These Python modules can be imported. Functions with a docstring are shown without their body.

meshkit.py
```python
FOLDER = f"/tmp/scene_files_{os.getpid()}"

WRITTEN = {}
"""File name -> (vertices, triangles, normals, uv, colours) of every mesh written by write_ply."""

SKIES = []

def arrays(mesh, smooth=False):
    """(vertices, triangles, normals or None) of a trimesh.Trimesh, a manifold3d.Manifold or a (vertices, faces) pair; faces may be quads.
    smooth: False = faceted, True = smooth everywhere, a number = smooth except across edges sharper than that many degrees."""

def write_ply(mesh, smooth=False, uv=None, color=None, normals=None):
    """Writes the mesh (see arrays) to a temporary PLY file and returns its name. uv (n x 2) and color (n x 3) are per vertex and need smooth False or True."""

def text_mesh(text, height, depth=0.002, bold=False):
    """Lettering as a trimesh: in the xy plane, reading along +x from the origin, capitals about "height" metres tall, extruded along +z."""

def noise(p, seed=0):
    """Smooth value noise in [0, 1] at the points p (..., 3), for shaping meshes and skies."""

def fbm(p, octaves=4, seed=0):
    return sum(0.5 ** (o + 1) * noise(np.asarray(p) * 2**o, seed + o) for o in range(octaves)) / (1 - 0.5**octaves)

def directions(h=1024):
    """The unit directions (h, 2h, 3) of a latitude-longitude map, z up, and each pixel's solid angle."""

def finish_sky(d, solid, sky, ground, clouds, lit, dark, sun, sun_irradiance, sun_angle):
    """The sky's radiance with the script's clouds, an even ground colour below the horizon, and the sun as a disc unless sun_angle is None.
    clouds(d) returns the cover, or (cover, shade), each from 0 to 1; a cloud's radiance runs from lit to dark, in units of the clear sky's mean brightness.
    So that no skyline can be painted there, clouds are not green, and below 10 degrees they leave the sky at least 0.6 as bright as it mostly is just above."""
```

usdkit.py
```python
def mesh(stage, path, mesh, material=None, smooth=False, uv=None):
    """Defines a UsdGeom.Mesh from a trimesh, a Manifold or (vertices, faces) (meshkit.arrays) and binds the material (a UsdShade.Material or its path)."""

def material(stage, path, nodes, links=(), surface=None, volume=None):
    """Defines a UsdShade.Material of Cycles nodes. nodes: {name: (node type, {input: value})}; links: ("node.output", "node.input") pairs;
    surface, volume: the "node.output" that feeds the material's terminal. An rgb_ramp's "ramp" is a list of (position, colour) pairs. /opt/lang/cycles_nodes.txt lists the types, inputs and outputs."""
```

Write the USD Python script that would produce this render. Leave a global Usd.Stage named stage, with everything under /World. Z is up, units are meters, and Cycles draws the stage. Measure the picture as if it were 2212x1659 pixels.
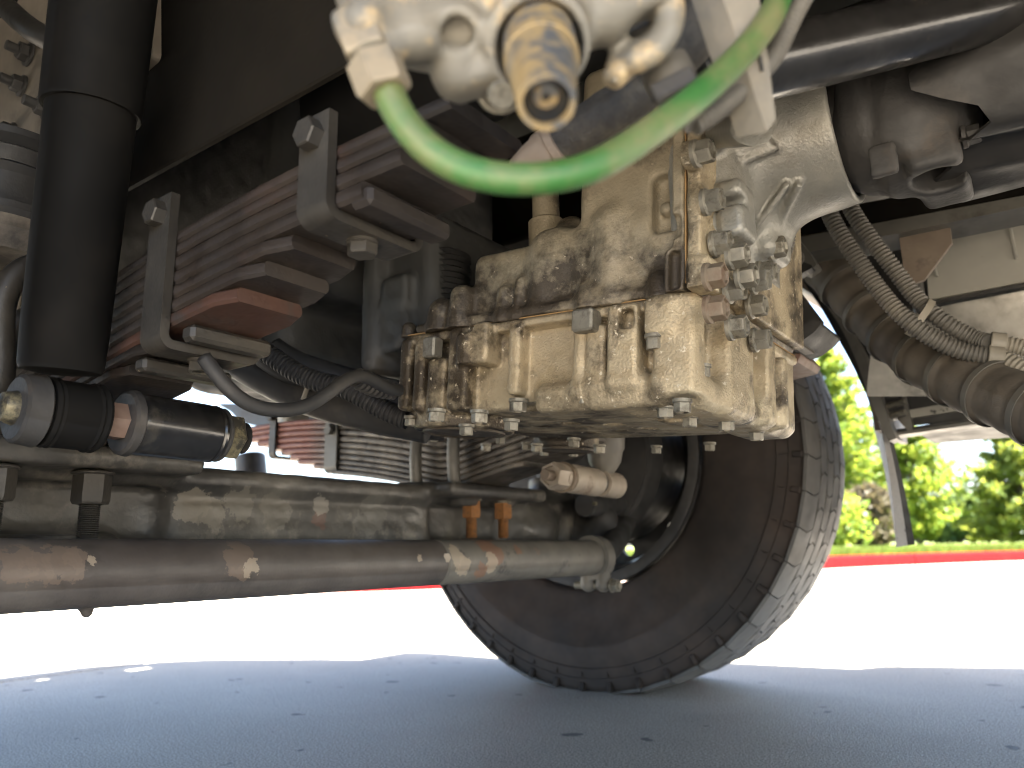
import math, random, numpy as np, trimesh, usdkit, meshkit
from scipy.interpolate import CubicSpline
from shapely.geometry import Polygon
from pxr import Usd, UsdGeom, UsdLux, UsdShade, Gf, Sdf, Vt

# ------------------------------------------------------------------ camera, sky, sun
stage = Usd.Stage.CreateInMemory()
UsdGeom.SetStageUpAxis(stage, 'Z'); UsdGeom.SetStageMetersPerUnit(stage, 1.0)
UsdGeom.Xform.Define(stage, '/World'); UsdGeom.Scope.Define(stage, '/World/Looks')
EYE = np.array([0, 0, .304])
RIGHT = np.array([.80479634, .59333615, -.01597056]); UP = np.array([.1373723, -.16001952, .97750837]); FWD = np.array([-.57743545, .78888907, .21029107])
FOC, CX, CY = 1654., 1106., 829.5            # measured on the photograph at 2212 x 1659
EXPOSURE = 3.85
SUN = np.array([.40, .015, .90]); SUN /= np.linalg.norm(SUN)
cam = UsdGeom.Camera.Define(stage, '/World/camera')
cam.CreateHorizontalApertureAttr(36.0); cam.CreateVerticalApertureAttr(27.0); cam.CreateFocalLengthAttr(36.0 * FOC / 2212)
cam.CreateFStopAttr(6.0); cam.CreateFocusDistanceAttr(.72); cam.CreateExposureAttr(EXPOSURE); cam.CreateClippingRangeAttr(Gf.Vec2f(.02, 3000))
M = np.eye(4); M[0, :3] = RIGHT; M[1, :3] = UP; M[2, :3] = -FWD; M[3, :3] = EYE
cam.AddTransformOp().Set(Gf.Matrix4d(*M.ravel().tolist()))
elev, rot = math.asin(SUN[2]), math.atan2(SUN[0], SUN[1])
usdkit.material(stage, '/World/Looks/sky', {
    's': ('sky_texture', {'sky_type': 'single_scattering', 'sun_disc': False, 'sun_elevation': elev, 'sun_rotation': rot, 'altitude': 50., 'aerosol_density': 2.6}),
    'b': ('background_shader', {'strength': .05})}, [('s.color', 'b.color')], surface='b.background')
dome = UsdLux.DomeLight.Define(stage, '/World/sky')
UsdShade.MaterialBindingAPI.Apply(dome.GetPrim()).Bind(UsdShade.Material.Get(stage, '/World/Looks/sky'))
dome.GetPrim().SetCustomDataByKey('kind', 'structure'); dome.GetPrim().SetCustomDataByKey('label', 'pale blue summer sky'); dome.GetPrim().SetCustomDataByKey('category', 'sky')
sun = UsdLux.DistantLight.Define(stage, '/World/sun')
sun.CreateIntensityAttr(1.25); sun.CreateAngleAttr(.5); sun.CreateColorAttr(Gf.Vec3f(1., .93, .82)); sun.CreateNormalizeAttr(True)
zz = SUN; xx = np.cross([0, 0, 1.], zz); xx /= np.linalg.norm(xx); yy = np.cross(zz, xx)
m = np.eye(4); m[0, :3] = xx; m[1, :3] = yy; m[2, :3] = zz
sun.AddTransformOp().Set(Gf.Matrix4d(*m.ravel().tolist()))

# ------------------------------------------------------------------ measuring
def ray(px, py): return RIGHT * (px - CX) / FOC - UP * (py - CY) / FOC + FWD
def V(px, py, ax, v):
    """The point of the place seen at this pixel on a plane X, Y or Z = v, or at depth D = v."""
    d = ray(px, py); i = 'XYZ'.find(ax)
    return EYE + d * (v if i < 0 else (v - EYE[i]) / d[i])
def VP(px, py, p, n):
    d = ray(px, py); return EYE + d * (np.dot(np.asarray(p) - EYE, n) / np.dot(d, n))
def at_depth(p): return float(np.dot(np.asarray(p) - EYE, FWD))
def px2m(px, D): return px * D / FOC
X_, Y_, Z_ = np.eye(3)
rng = np.random.default_rng(7)

# ------------------------------------------------------------------ shapes
def unit(v): v = np.asarray(v, float); return v / np.linalg.norm(v)
def frame(axis, ref=None):
    a = unit(axis); r = np.array([0, 0, 1.]) if ref is None else np.asarray(ref, float)
    if abs(a @ unit(r)) > .95: r = np.array([1., 0, 0])
    u = unit(np.cross(r, a)); return u, np.cross(a, u), a
def tm(v, f): return trimesh.Trimesh(np.asarray(v, float), np.asarray(f, int), process=False)
def join(ms):
    if isinstance(ms, trimesh.Trimesh): return ms
    return trimesh.util.concatenate([m for m in ms])
def loft(R, caps=True):
    R = np.asarray(R, float); m, n = R.shape[:2]; v = R.reshape(-1, 3)
    i, j = np.meshgrid(np.arange(m - 1), np.arange(n), indexing='ij')
    q = np.stack([i * n + j, i * n + (j + 1) % n, (i + 1) * n + (j + 1) % n, (i + 1) * n + j], -1).reshape(-1, 4)
    f = [q[:, [0, 1, 2]], q[:, [0, 2, 3]]]
    if caps:
        v = np.vstack([v, R[0].mean(0), R[-1].mean(0)]); k = np.arange(n); a, b = m * n, m * n + 1
        f += [np.stack([(k + 1) % n, k, np.full(n, a)], 1), np.stack([(m - 1) * n + k, (m - 1) * n + (k + 1) % n, np.full(n, b)], 1)]
    t = tm(v, np.vstack(f))
    if t.volume < 0: t.invert()
    return t
def spline(P, n):
    P = np.asarray(P, float); t = np.r_[0, np.cumsum(np.linalg.norm(np.diff(P, axis=0), axis=1))]
    return CubicSpline(t, P)(np.linspace(0, t[-1], n))
def tube(P, r, n=16, smooth=0, caps=True):
    P = spline(P, smooth) if smooth else np.asarray(P, float)
    T = np.gradient(P, axis=0); T /= np.linalg.norm(T, axis=1, keepdims=True)
    u, w, _ = frame(T[0]); R = []; r = np.broadcast_to(r, (len(P),)); a = np.arange(n) * 2 * math.pi / n
    for k in range(len(P)):
        u = unit(u - T[k] * (u @ T[k])); w = np.cross(T[k], u)
        R.append(P[k] + r[k] * (np.cos(a)[:, None] * u + np.sin(a)[:, None] * w))
    return loft(R, caps)
def corrugated(P, r, pitch, n=16, depth=.16):
    Q = spline(P, 400); L = np.linalg.norm(np.diff(Q, axis=0), axis=1).sum(); k = max(4, int(L / pitch)); Q = spline(P, k * 5 + 1)
    ph = np.arange(k * 5 + 1) % 5
    return tube(Q, np.where(ph < 3, r * np.where(ph == 1, 1, .975), r * (1 - depth)), n)
def lathe(prof, p0, axis, n=32, ref=None, caps=True):
    """prof: (distance along the axis, radius)."""
    u, w, a = frame(axis, ref); th = np.arange(n) * 2 * math.pi / n
    return loft([np.asarray(p0) + a * t + max(r, 1e-5) * (np.cos(th)[:, None] * u + np.sin(th)[:, None] * w) for t, r in prof], caps)
def cyl(p0, p1, r0, r1=None, n=28, c=None):
    p0, p1 = np.asarray(p0, float), np.asarray(p1, float); r1 = r0 if r1 is None else r1; L = np.linalg.norm(p1 - p0)
    c = min(r0, r1) * .08 if c is None else c
    return lathe([(0, r0 - c), (c, r0), (L - c, r1), (L, r1 - c)], p0, p1 - p0, n)
def obox(center, half, axes=np.eye(3), c=.002):
    h = np.asarray(half, float); c = min(c, h.min() * .45); pts = []
    for s in np.ndindex(2, 2, 2):
        sg = np.array(s) * 2 - 1
        for k in range(3):
            q = sg * h; o = [i for i in range(3) if i != k]
            for i in o: q[i] -= sg[i] * c
            pts.append(q)
    return trimesh.convex.convex_hull(np.asarray(center) + np.array(pts) @ np.asarray(axes))
def box(lo, hi, c=.002): lo, hi = np.asarray(lo, float), np.asarray(hi, float); return obox((lo + hi) / 2, (hi - lo) / 2, c=c)
def prism(pts, thick, round_=0, holes=()):
    """A flat outline of 3D points given the thickness vector."""
    P = np.asarray(pts, float); t = np.asarray(thick, float); a = unit(t); o = P.mean(0); u = unit((P[1] - P[0]) - a * ((P[1] - P[0]) @ a)); w = np.cross(a, u)
    poly = Polygon(np.stack([(P - o) @ u, (P - o) @ w], 1)).buffer(0)
    if round_: poly = poly.buffer(-round_).buffer(2 * round_, 6).buffer(-round_, 6)
    for h, r in holes: 
        c = np.array([(h - o) @ u, (h - o) @ w]); poly = poly.difference(Polygon([c + r * np.array([math.cos(x), math.sin(x)]) for x in np.linspace(0, 2 * math.pi, 20, endpoint=False)]))
    e = trimesh.creation.extrude_polygon(poly, np.linalg.norm(t), engine='earcut')
    e.vertices = o + e.vertices @ np.stack([u, w, a]); return e
def slab(pts, vec): P = np.asarray(pts, float); return loft([P, P + np.asarray(vec)])
def hexhead(p, axis, af, h, washer=1.28, spin=0., dish=True):
    """A hexagon bolt head with its flange, seated at p and pointing along axis."""
    u, w, a = frame(axis); R = af / 2 / math.cos(math.pi / 6); th = np.arange(6) * math.pi / 3 + spin; p = np.asarray(p)
    ring = lambda t, r: p + a * t + r * (np.cos(th)[:, None] * u + np.sin(th)[:, None] * w)
    rs = [ring(-.001, R), ring(h * .88, R), ring(h, R * .9)]
    if dish: rs += [ring(h, R * .74), ring(h * .86, R * .68)]
    ms = [loft(rs)]
    if washer: ms.append(lathe([(-.001, af / 2 * washer), (h * .16, af / 2 * washer), (h * .26, af / 2 * 1.06)], p, a, 20))
    return join(ms)
def ribs_thread(p0, axis, L, r, pitch, n=20):
    k = int(L / pitch); prof = []
    for i in range(k): prof += [(i * pitch, r * .88), (i * pitch + pitch * .5, r)]
    return lathe(prof + [(L, r * .85)], p0, axis, n)

# ---- castings: blended solids (signed distances on a grid, meshed by surface nets)
class Cast:
    def __init__(s, lo, hi, h, T=None):
        s.lo, s.h = np.asarray(lo, float), h; s.n = (np.ceil((np.asarray(hi) - s.lo) / h)).astype(int) + 1
        s.d = np.full(s.n, 9., np.float32); s.T = T
    def _do(s, fn, lo, hi, k, cut):
        g = k * 1.2 + 3 * s.h
        a = np.clip(np.floor((np.asarray(lo) - g - s.lo) / s.h).astype(int), 0, s.n); b = np.clip(np.ceil((np.asarray(hi) + g - s.lo) / s.h).astype(int) + 1, 0, s.n)
        if (b <= a).any(): return
        ax = [(s.lo[i] + s.h * np.arange(a[i], b[i])).astype(np.float32) for i in range(3)]
        P = np.stack(np.meshgrid(*ax, indexing='ij'), -1); e = fn(P); sl = tuple(slice(a[i], b[i]) for i in range(3)); d = s.d[sl]
        if cut: e = -e; q = np.clip(.5 - .5 * (d - e) / k, 0, 1) if k else 0; s.d[sl] = np.maximum(d, e) if not k else d * (1 - q) + e * q + k * q * (1 - q)
        else: q = np.clip(.5 + .5 * (d - e) / k, 0, 1) if k else 0; s.d[sl] = np.minimum(d, e) if not k else np.where(d > 8, e, d * (1 - q) + e * q - k * q * (1 - q))
    def box(s, lo, hi, r=.006, k=.008, cut=False, axes=None):
        lo, hi = np.minimum(lo, hi), np.maximum(lo, hi); c, hf = (lo + hi) / 2, (hi - lo) / 2; r = min(r, hf.min() * .98)
        A = np.eye(3, dtype=np.float32) if axes is None else np.asarray(axes, np.float32)
        def fn(P):
            q = np.abs((P - c.astype(np.float32)) @ A.T) - (hf - r).astype(np.float32)
            return np.linalg.norm(np.maximum(q, 0), axis=-1) + np.minimum(q.max(-1), 0) - r
        if axes is not None: e = np.abs(A.T) @ hf; lo, hi = c - e, c + e
        s._do(fn, lo, hi, k, cut); return s
    def cap(s, p, q, r, r2=None, k=.008, cut=False):
        p, q = np.asarray(p, np.float32), np.asarray(q, np.float32); r2 = r if r2 is None else r2; ba = q - p; L = max(float(ba @ ba), 1e-12)
        def fn(P):
            t = np.clip((P - p) @ ba / L, 0, 1); return np.linalg.norm(P - p - t[..., None] * ba, axis=-1) - (r + (r2 - r) * t)
        R = max(r, r2); s._do(fn, np.minimum(p, q) - R, np.maximum(p, q) + R, k, cut); return s
    def cyl(s, p, q, r, r2=None, rd=.003, k=.008, cut=False):
        p, q = np.asarray(p, np.float32), np.asarray(q, np.float32); a = q - p; L = float(np.linalg.norm(a)); a = a / L; r2 = r if r2 is None else r2
        def fn(P):
            t = (P - p) @ a; rad = np.linalg.norm(P - p - t[..., None] * a, axis=-1)
            R = r + (r2 - r) * np.clip(t / L, 0, 1); q2 = np.stack([rad - R + rd, np.abs(t - L / 2) - L / 2 + rd], -1)
            return np.linalg.norm(np.maximum(q2, 0), axis=-1) + np.minimum(q2.max(-1), 0) - rd
        R = max(r, r2); s._do(fn, np.minimum(p, q) - R, np.maximum(p, q) + R, k, cut); return s
    def mesh(s, rough=0.0, seed=0):
        d = np.pad(s.d, 1, constant_values=9.); n = np.array(d.shape); S = d < 0
        if rough:
            pass
        acc = np.zeros((*(n - 1), 3), np.float32); cnt = np.zeros(n - 1, np.float32); quads = []
        cid = lambda I: (I[:, 0] * (n[1] - 1) + I[:, 1]) * (n[2] - 1) + I[:, 2]
        A, C = acc.reshape(-1, 3), cnt.reshape(-1)
        for ax in range(3):
            sl0 = [slice(None)] * 3; sl1 = [slice(None)] * 3; sl0[ax] = slice(0, -1); sl1[ax] = slice(1, None)
            a, b = S[tuple(sl0)], S[tuple(sl1)]; I = np.argwhere(a != b)
            o1, o2 = [i for i in range(3) if i != ax]
            I = I[(I[:, o1] > 0) & (I[:, o2] > 0) & (I[:, o1] < n[o1] - 1) & (I[:, o2] < n[o2] - 1)]
            J = I.copy(); J[:, ax] += 1; da, db = d[tuple(I.T)], d[tuple(J.T)]; t = da / (da - db); Pt = I.astype(np.float32); Pt[:, ax] += t
            ids = []
            for e1, e2 in ((0, 0), (1, 0), (1, 1), (0, 1)):
                K = I.copy(); K[:, o1] -= e1; K[:, o2] -= e2; c = cid(K); ids.append(c); np.add.at(A, c, Pt); np.add.at(C, c, 1)
            q = np.stack(ids, 1); flip = (da < 0) if ax != 1 else (da >= 0); q[flip] = q[flip][:, ::-1]; quads.append(q)
        q = np.vstack(quads); used, inv = np.unique(q, return_inverse=True); q = inv.reshape(q.shape)
        v = A[used] / C[used][:, None]; v = s.lo + (v - 1) * s.h
        m = tm(v, np.vstack([q[:, [0, 1, 2]], q[:, [0, 2, 3]]]))
        if m.volume < 0: m.invert()
        if rough: m.vertices = m.vertices + m.vertex_normals * ((meshkit.fbm(m.vertices * 60, 3, seed) - .5) * rough)[:, None]
        if s.T is not None: m.apply_transform(s.T)
        return m

# ------------------------------------------------------------------ materials
LOOK = {}
PATCH = {}
def mat(name, cols, scale=9., rough=(.5, .8), metal=0., dirt=None, dirt_at=(.52, .66), dscale=5., fleck=None, fleck_at=.70, fscale=70., bump=.25, bscale=260., stretch=None, coat=0., spec=.5, grime=()):
    """cols: colours of the surface mixed by a noise; dirt: a colour lying over it in patches; fleck: small chips."""
    n = {'g': ('geometry', {}), 'n1': ('noise_texture', {'scale': scale, 'detail': 6., 'roughness': .62}), 'p': ('principled_bsdf', {'metallic': metal, 'coat_weight': coat, 'specular_ior_level': spec}),
         'r1': ('rgb_ramp', {'ramp': [(.28 + .44 * i / max(1, len(cols) - 1), c) for i, c in enumerate(cols)]}),
         'nr': ('noise_texture', {'scale': scale * 3.1, 'detail': 4.}), 'rr': ('map_range', {'from_min': .3, 'from_max': .7, 'to_min': rough[0], 'to_max': rough[1]}),
         'nb': ('noise_texture', {'scale': bscale, 'detail': 3.}), 'b': ('bump', {'strength': bump, 'distance': .0012})}
    l = [('n1.fac', 'r1.fac'), ('nr.fac', 'rr.value'), ('rr.result', 'p.roughness'), ('nb.fac', 'b.height'), ('b.normal', 'p.normal')]
    src = 'g.position'
    if stretch is not None:
        n['m'] = ('mapping', {'scale': stretch}); l.append(('g.position', 'm.vector')); l.append(('m.vector', 'n1.vector'))
    else: l.append((src, 'n1.vector'))
    l += [(src, 'nr.vector'), (src, 'nb.vector')]; out = 'r1.color'
    if dirt is not None:
        n['n2'] = ('noise_texture', {'scale': dscale, 'detail': 9., 'roughness': .68}); n['r2'] = ('rgb_ramp', {'ramp': [(dirt_at[0], (0, 0, 0)), (dirt_at[1], (1, 1, 1))]}); n['x2'] = ('mix_color', {'b': dirt})
        f_ = 'n2.fac'
        for k, (ax_, lo, hi, am) in enumerate(grime):
            n[f'gs{k}'] = ('separate_xyz', {}); n[f'gm{k}'] = ('map_range', {'from_min': lo, 'from_max': hi, 'to_min': 0., 'to_max': am, 'clamp': True}); n[f'ga{k}'] = ('math', {'math_type': 'add'})
            l += [(src, f'gs{k}.vector'), (f'gs{k}.{ax_}', f'gm{k}.value'), (f'gm{k}.result', f'ga{k}.value1'), (f_, f'ga{k}.value2')]; f_ = f'ga{k}.value'
        l += [(src, 'n2.vector'), (f_, 'r2.fac'), ('r2.color', 'x2.fac'), (out, 'x2.a')]; out = 'x2.result'
    if fleck is not None:
        n['n3'] = ('noise_texture', {'scale': fscale, 'detail': 5., 'roughness': .6}); n['r3'] = ('rgb_ramp', {'ramp': [(fleck_at, (0, 0, 0)), (fleck_at + .03, (1, 1, 1))]}); n['x3'] = ('mix_color', {'b': fleck})
        l += [(src, 'n3.vector'), ('n3.fac', 'r3.fac'), ('r3.color', 'x3.fac'), (out, 'x3.a')]; out = 'x3.result'
    for k, (ctr, rad, col) in enumerate(PATCH.get(name, [])):      # a stain of its own: noisy-edged spot at its place on the thing
        n[f'd{k}'] = ('vector_math', {'math_type': 'distance', 'vector2': ctr}); n[f'w{k}'] = ('noise_texture', {'scale': 1.1 / rad, 'detail': 5., 'roughness': .6}); n[f'a{k}'] = ('math', {'math_type': 'multiply_add', 'value2': -2.6 * rad})
        n[f's{k}'] = ('map_range', {'from_min': -.27 * rad, 'from_max': -.36 * rad, 'to_min': 0., 'to_max': .78, 'clamp': True}); n[f'y{k}'] = ('mix_color', {'b': col})
        l += [(src, f'd{k}.vector1'), (src, f'w{k}.vector'), (f'w{k}.fac', f'a{k}.value1'), (f'd{k}.value', f'a{k}.value3'), (f'a{k}.value', f's{k}.value'), (f's{k}.result', f'y{k}.fac'), (out, f'y{k}.a')]; out = f'y{k}.result'
    if name == 'leaf_steel':                                         # the front half of the far spring has lost its paint to red rust
        n['sx'] = ('separate_xyz', {}); n['mx'] = ('map_range', {'from_min': -1.17, 'from_max': -1.24, 'to_min': 0., 'to_max': .85, 'clamp': True}); n['yx'] = ('mix_color', {'b': (.20, .066, .042)})
        l += [(src, 'sx.vector'), ('sx.x', 'mx.value'), ('mx.result', 'yx.fac'), (out, 'yx.a')]; out = 'yx.result'
    l.append((out, 'p.base_color'))
    LOOK[name] = usdkit.material(stage, '/World/Looks/' + name, n, l, surface='p.BSDF'); return LOOK[name]
TAN = (.30, .24, .17); FLAKE, RUST, PALE = (.15, .112, .085), (.19, .10, .06), (.32, .26, .19)
def spot(px, py, X, r_, col): return (tuple(V(px, py, 'X', X).tolist()), r_, col)
PATCH['rod_paint'] = [spot(40, 1228, -.715, .016, FLAKE), spot(80, 1228, -.715, .014, FLAKE), spot(135, 1218, -.715, .017, FLAKE), spot(165, 1214, -.715, .011, FLAKE), spot(520, 1205, -.712, .019, FLAKE), spot(540, 1222, -.712, .010, PALE), spot(198, 1212, -.713, .004, PALE), spot(508, 1236, -.715, .008, FLAKE), spot(905, 1206, -.714, .005, PALE)]
PATCH['grey_rod'] = [spot(985, 1200, -.714, .016, PALE), spot(1000, 1222, -.714, .014, PALE), spot(1062, 1186, -.716, .024, RUST), spot(1062, 1215, -.712, .014, PALE), spot(1040, 1235, -.714, .012, RUST), spot(1120, 1185, -.716, .009, RUST), spot(1160, 1190, -.716, .007, FLAKE)]
PATCH['axle_paint'] = [spot(690, 1122, -.868, .012, (.10, .05, .035)), spot(415, 1096, -.868, .022, (.16, .142, .115)), spot(455, 1112, -.868, .02, (.14, .125, .10)), spot(520, 1086, -.868, .022, (.13, .118, .097)), spot(590, 1112, -.868, .024, (.125, .114, .094)), spot(800, 1110, -.868, .03, (.10, .094, .082)), spot(330, 1080, -.868, .018, (.14, .125, .105)), spot(690, 1090, -.868, .014, (.22, .20, .17))]
PATCH['spring_steel'] = []
mat('cast_aluminium', [(.20, .163, .105), (.37, .30, .195), (.48, .40, .265)], 14, (.38, .62), .35, dirt=(.05, .037, .023), dirt_at=(.52, .66), dscale=17, fleck=(.55, .48, .36), fleck_at=.64, fscale=150, bump=.9, bscale=430, grime=[('x', -.38, -.56, .14), ('z', .500, .520, .05), ('z', .452, .436, .04)])
mat('grimy_aluminium', [(.20, .165, .11), (.32, .267, .182), (.41, .345, .24)], 12, (.42, .7), .25, dirt=(.05, .038, .025), dirt_at=(.47, .62), dscale=12, fleck=(.36, .30, .22), fleck_at=.66, fscale=140, bump=.7, bscale=350, grime=[('x', -.40, -.56, .10), ('z', .575, .525, .08)])
mat('gear_silver', [(.16, .157, .137), (.235, .225, .196), (.31, .29, .24)], 11, (.34, .55), .35, dirt=(.12, .10, .075), dirt_at=(.54, .72), dscale=14, bump=.45, bscale=420)
mat('bolt_steel', [(.16, .145, .115), (.27, .25, .20)], 60, (.4, .62), .5, dirt=(.06, .05, .036), dirt_at=(.5, .66), dscale=60, bump=.2)
mat('bolt_rust', [(.13, .11, .08), (.17, .13, .09), (.11, .065, .04)], 60, (.55, .8), .15, bump=.2)
mat('orange_rust', [(.10, .045, .018), (.24, .10, .026), (.09, .055, .033)], 70, (.7, .9), 0, bump=.5, bscale=700)
mat('black_paint', [(.013, .0122, .0112), (.023, .021, .0185), (.04, .0355, .029)], 8, (.32, .58), 0, dirt=(.075, .063, .048), dirt_at=(.56, .78), dscale=4.5, bump=.2, bscale=200)
mat('shock_paint', [(.0045, .0044, .0042), (.0075, .007, .0064)], 6, (.62, .8), 0, spec=.10, dirt=(.014, .012, .010), dirt_at=(.55, .8), dscale=5, fleck=(.4, .26, .08), fleck_at=.80, fscale=38, bump=.12)
mat('gloss_black', [(.010, .010, .0105), (.018, .017, .016)], 7, (.16, .34), 0, dirt=(.08, .068, .05), dirt_at=(.58, .74), dscale=9, bump=.1, coat=.3)
mat('frame_paint', [(.0045, .0038, .0028), (.0075, .006, .0042), (.012, .0095, .0065)], 5, (.7, .9), 0, spec=.12, dirt=(.020, .015, .0095), dirt_at=(.6, .8), dscale=3.2, fleck=(.34, .27, .17), fleck_at=.79, fscale=60, bump=.2)
mat('dusty_plate', [(.10, .085, .066), (.16, .135, .105), (.20, .17, .135)], 7, (.6, .85), 0, dirt=(.035, .03, .025), dirt_at=(.55, .7), dscale=6, bump=.25)
mat('spring_steel', [(.011, .0085, .0068), (.021, .0155, .012), (.036, .026, .0195)], 12, (.46, .7), .05, dirt=(.036, .0185, .0125), dirt_at=(.53, .66), dscale=7, fleck=(.36, .24, .13), fleck_at=.73, fscale=120, bump=.3)
mat('leaf_steel', [(.05, .042, .034), (.10, .085, .068), (.17, .145, .115)], 16, (.36, .6), .2, dirt=(.03, .024, .02), dirt_at=(.5, .62), dscale=22, bump=.4)
mat('red_leaf', [(.17, .055, .036), (.25, .082, .055)], 14, (.55, .8), 0, dirt=(.07, .045, .035), dirt_at=(.55, .72), dscale=9, bump=.3)
mat('orange_leaf', [(.038, .016, .0095), (.062, .0245, .0135)], 18, (.55, .8), 0, dirt=(.03, .024, .02), dirt_at=(.56, .68), dscale=12, bump=.3)
mat('clip_steel', [(.020, .0178, .0148), (.036, .0315, .0255), (.058, .050, .039)], 14, (.4, .6), .15, fleck=(.38, .28, .15), fleck_at=.71, fscale=105, bump=.3)
mat('axle_paint', [(.024, .023, .0215), (.06, .0555, .0485), (.12, .11, .092)], 9, (.3, .55), .05, dirt=(.19, .168, .135), dirt_at=(.54, .68), dscale=12, fleck=(.10, .05, .035), fleck_at=.77, fscale=16, bump=.4, bscale=170)
mat('rod_paint', [(.055, .045, .0395), (.085, .072, .062), (.125, .108, .091)], 8, (.36, .55), .05, dirt=(.04, .035, .031), dirt_at=(.56, .70), dscale=7, fleck=(.42, .33, .25), fleck_at=.74, fscale=24, bump=.25)
mat('grey_rod', [(.085, .077, .065), (.125, .113, .094), (.165, .148, .12)], 10, (.45, .65), .1, dirt=(.05, .045, .04), dirt_at=(.60, .68), dscale=17, bump=.25)
mat('tan_steel', [(.26, .215, .165), (.36, .305, .24)], 18, (.45, .7), .2, dirt=(.14, .09, .06), dirt_at=(.58, .72), dscale=20, bump=.2)
mat('gold_nut', [(.18, .155, .09), (.30, .26, .16)], 40, (.4, .6), .35, dirt=(.05, .045, .035), dirt_at=(.45, .55), dscale=35, bump=.2)
mat('valve_grey', [(.095, .089, .076), (.145, .134, .111), (.19, .172, .136)], 16, (.5, .7), .1, dirt=(.42, .31, .17), dirt_at=(.50, .62), dscale=24, bump=.25)
mat('dusty_brass', [(.19, .16, .112), (.26, .215, .15)], 20, (.5, .72), .2, dirt=(.12, .115, .10), dirt_at=(.52, .66), dscale=28, bump=.2)
mat('ochre_dust', [(.13, .123, .107), (.25, .18, .085), (.30, .21, .09)], 45, (.55, .75), .1, dirt=(.07, .073, .077), dirt_at=(.47, .57), dscale=60, bump=.25)
mat('green_rubber', [(.026, .10, .02), (.036, .13, .028)], 18, (.4, .55), 0, dirt=(.145, .14, .06), dirt_at=(.43, .66), dscale=20, bump=.12)
mat('bracket_grey', [(.12, .108, .085), (.18, .16, .125), (.23, .20, .155)], 22, (.5, .7), .15, dirt=(.13, .12, .105), dirt_at=(.52, .7), dscale=26, bump=.35)
mat('black_rubber', [(.013, .0125, .012), (.024, .022, .020)], 14, (.5, .72), 0, dirt=(.06, .05, .04), dirt_at=(.56, .76), dscale=9, bump=.2)
mat('conduit_grey', [(.075, .068, .056), (.12, .108, .088)], 12, (.5, .68), 0, dirt=(.19, .165, .125), dirt_at=(.54, .74), dscale=9, bump=.1)
mat('conduit_tan', [(.17, .15, .115), (.25, .22, .17)], 20, (.5, .7), 0, bump=.1)
mat('wrap', [(.065, .053, .04), (.10, .082, .062), (.14, .115, .087)], 8, (.6, .85), 0, dirt=(.21, .17, .125), dirt_at=(.56, .76), dscale=6, bump=.3)
mat('fuzzy', [(.018, .0165, .014), (.035, .03, .024), (.07, .058, .04)], 60, (.8, 1.), 0, bump=1., bscale=320)
mat('tyre', [(.022, .0185, .0165), (.032, .027, .024)], 7, (.68, .9), 0, spec=.25, dirt=(.066, .047, .036), dirt_at=(.42, .70), dscale=4, bump=.22, bscale=240)
mat('tread_rubber', [(.085, .079, .072), (.12, .112, .10)], 12, (.6, .8), 0, dirt=(.11, .10, .085), dirt_at=(.5, .7), dscale=9, bump=.2)
mat('rim_steel', [(.10, .097, .09), (.16, .153, .14)], 10, (.25, .42), .6, dirt=(.05, .045, .04), dirt_at=(.55, .75), dscale=6, bump=.1)
mat('dark_iron', [(.018, .017, .016), (.03, .028, .026), (.045, .041, .037)], 12, (.55, .8), 0, dirt=(.07, .05, .035), dirt_at=(.58, .74), dscale=9, bump=.4)
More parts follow.
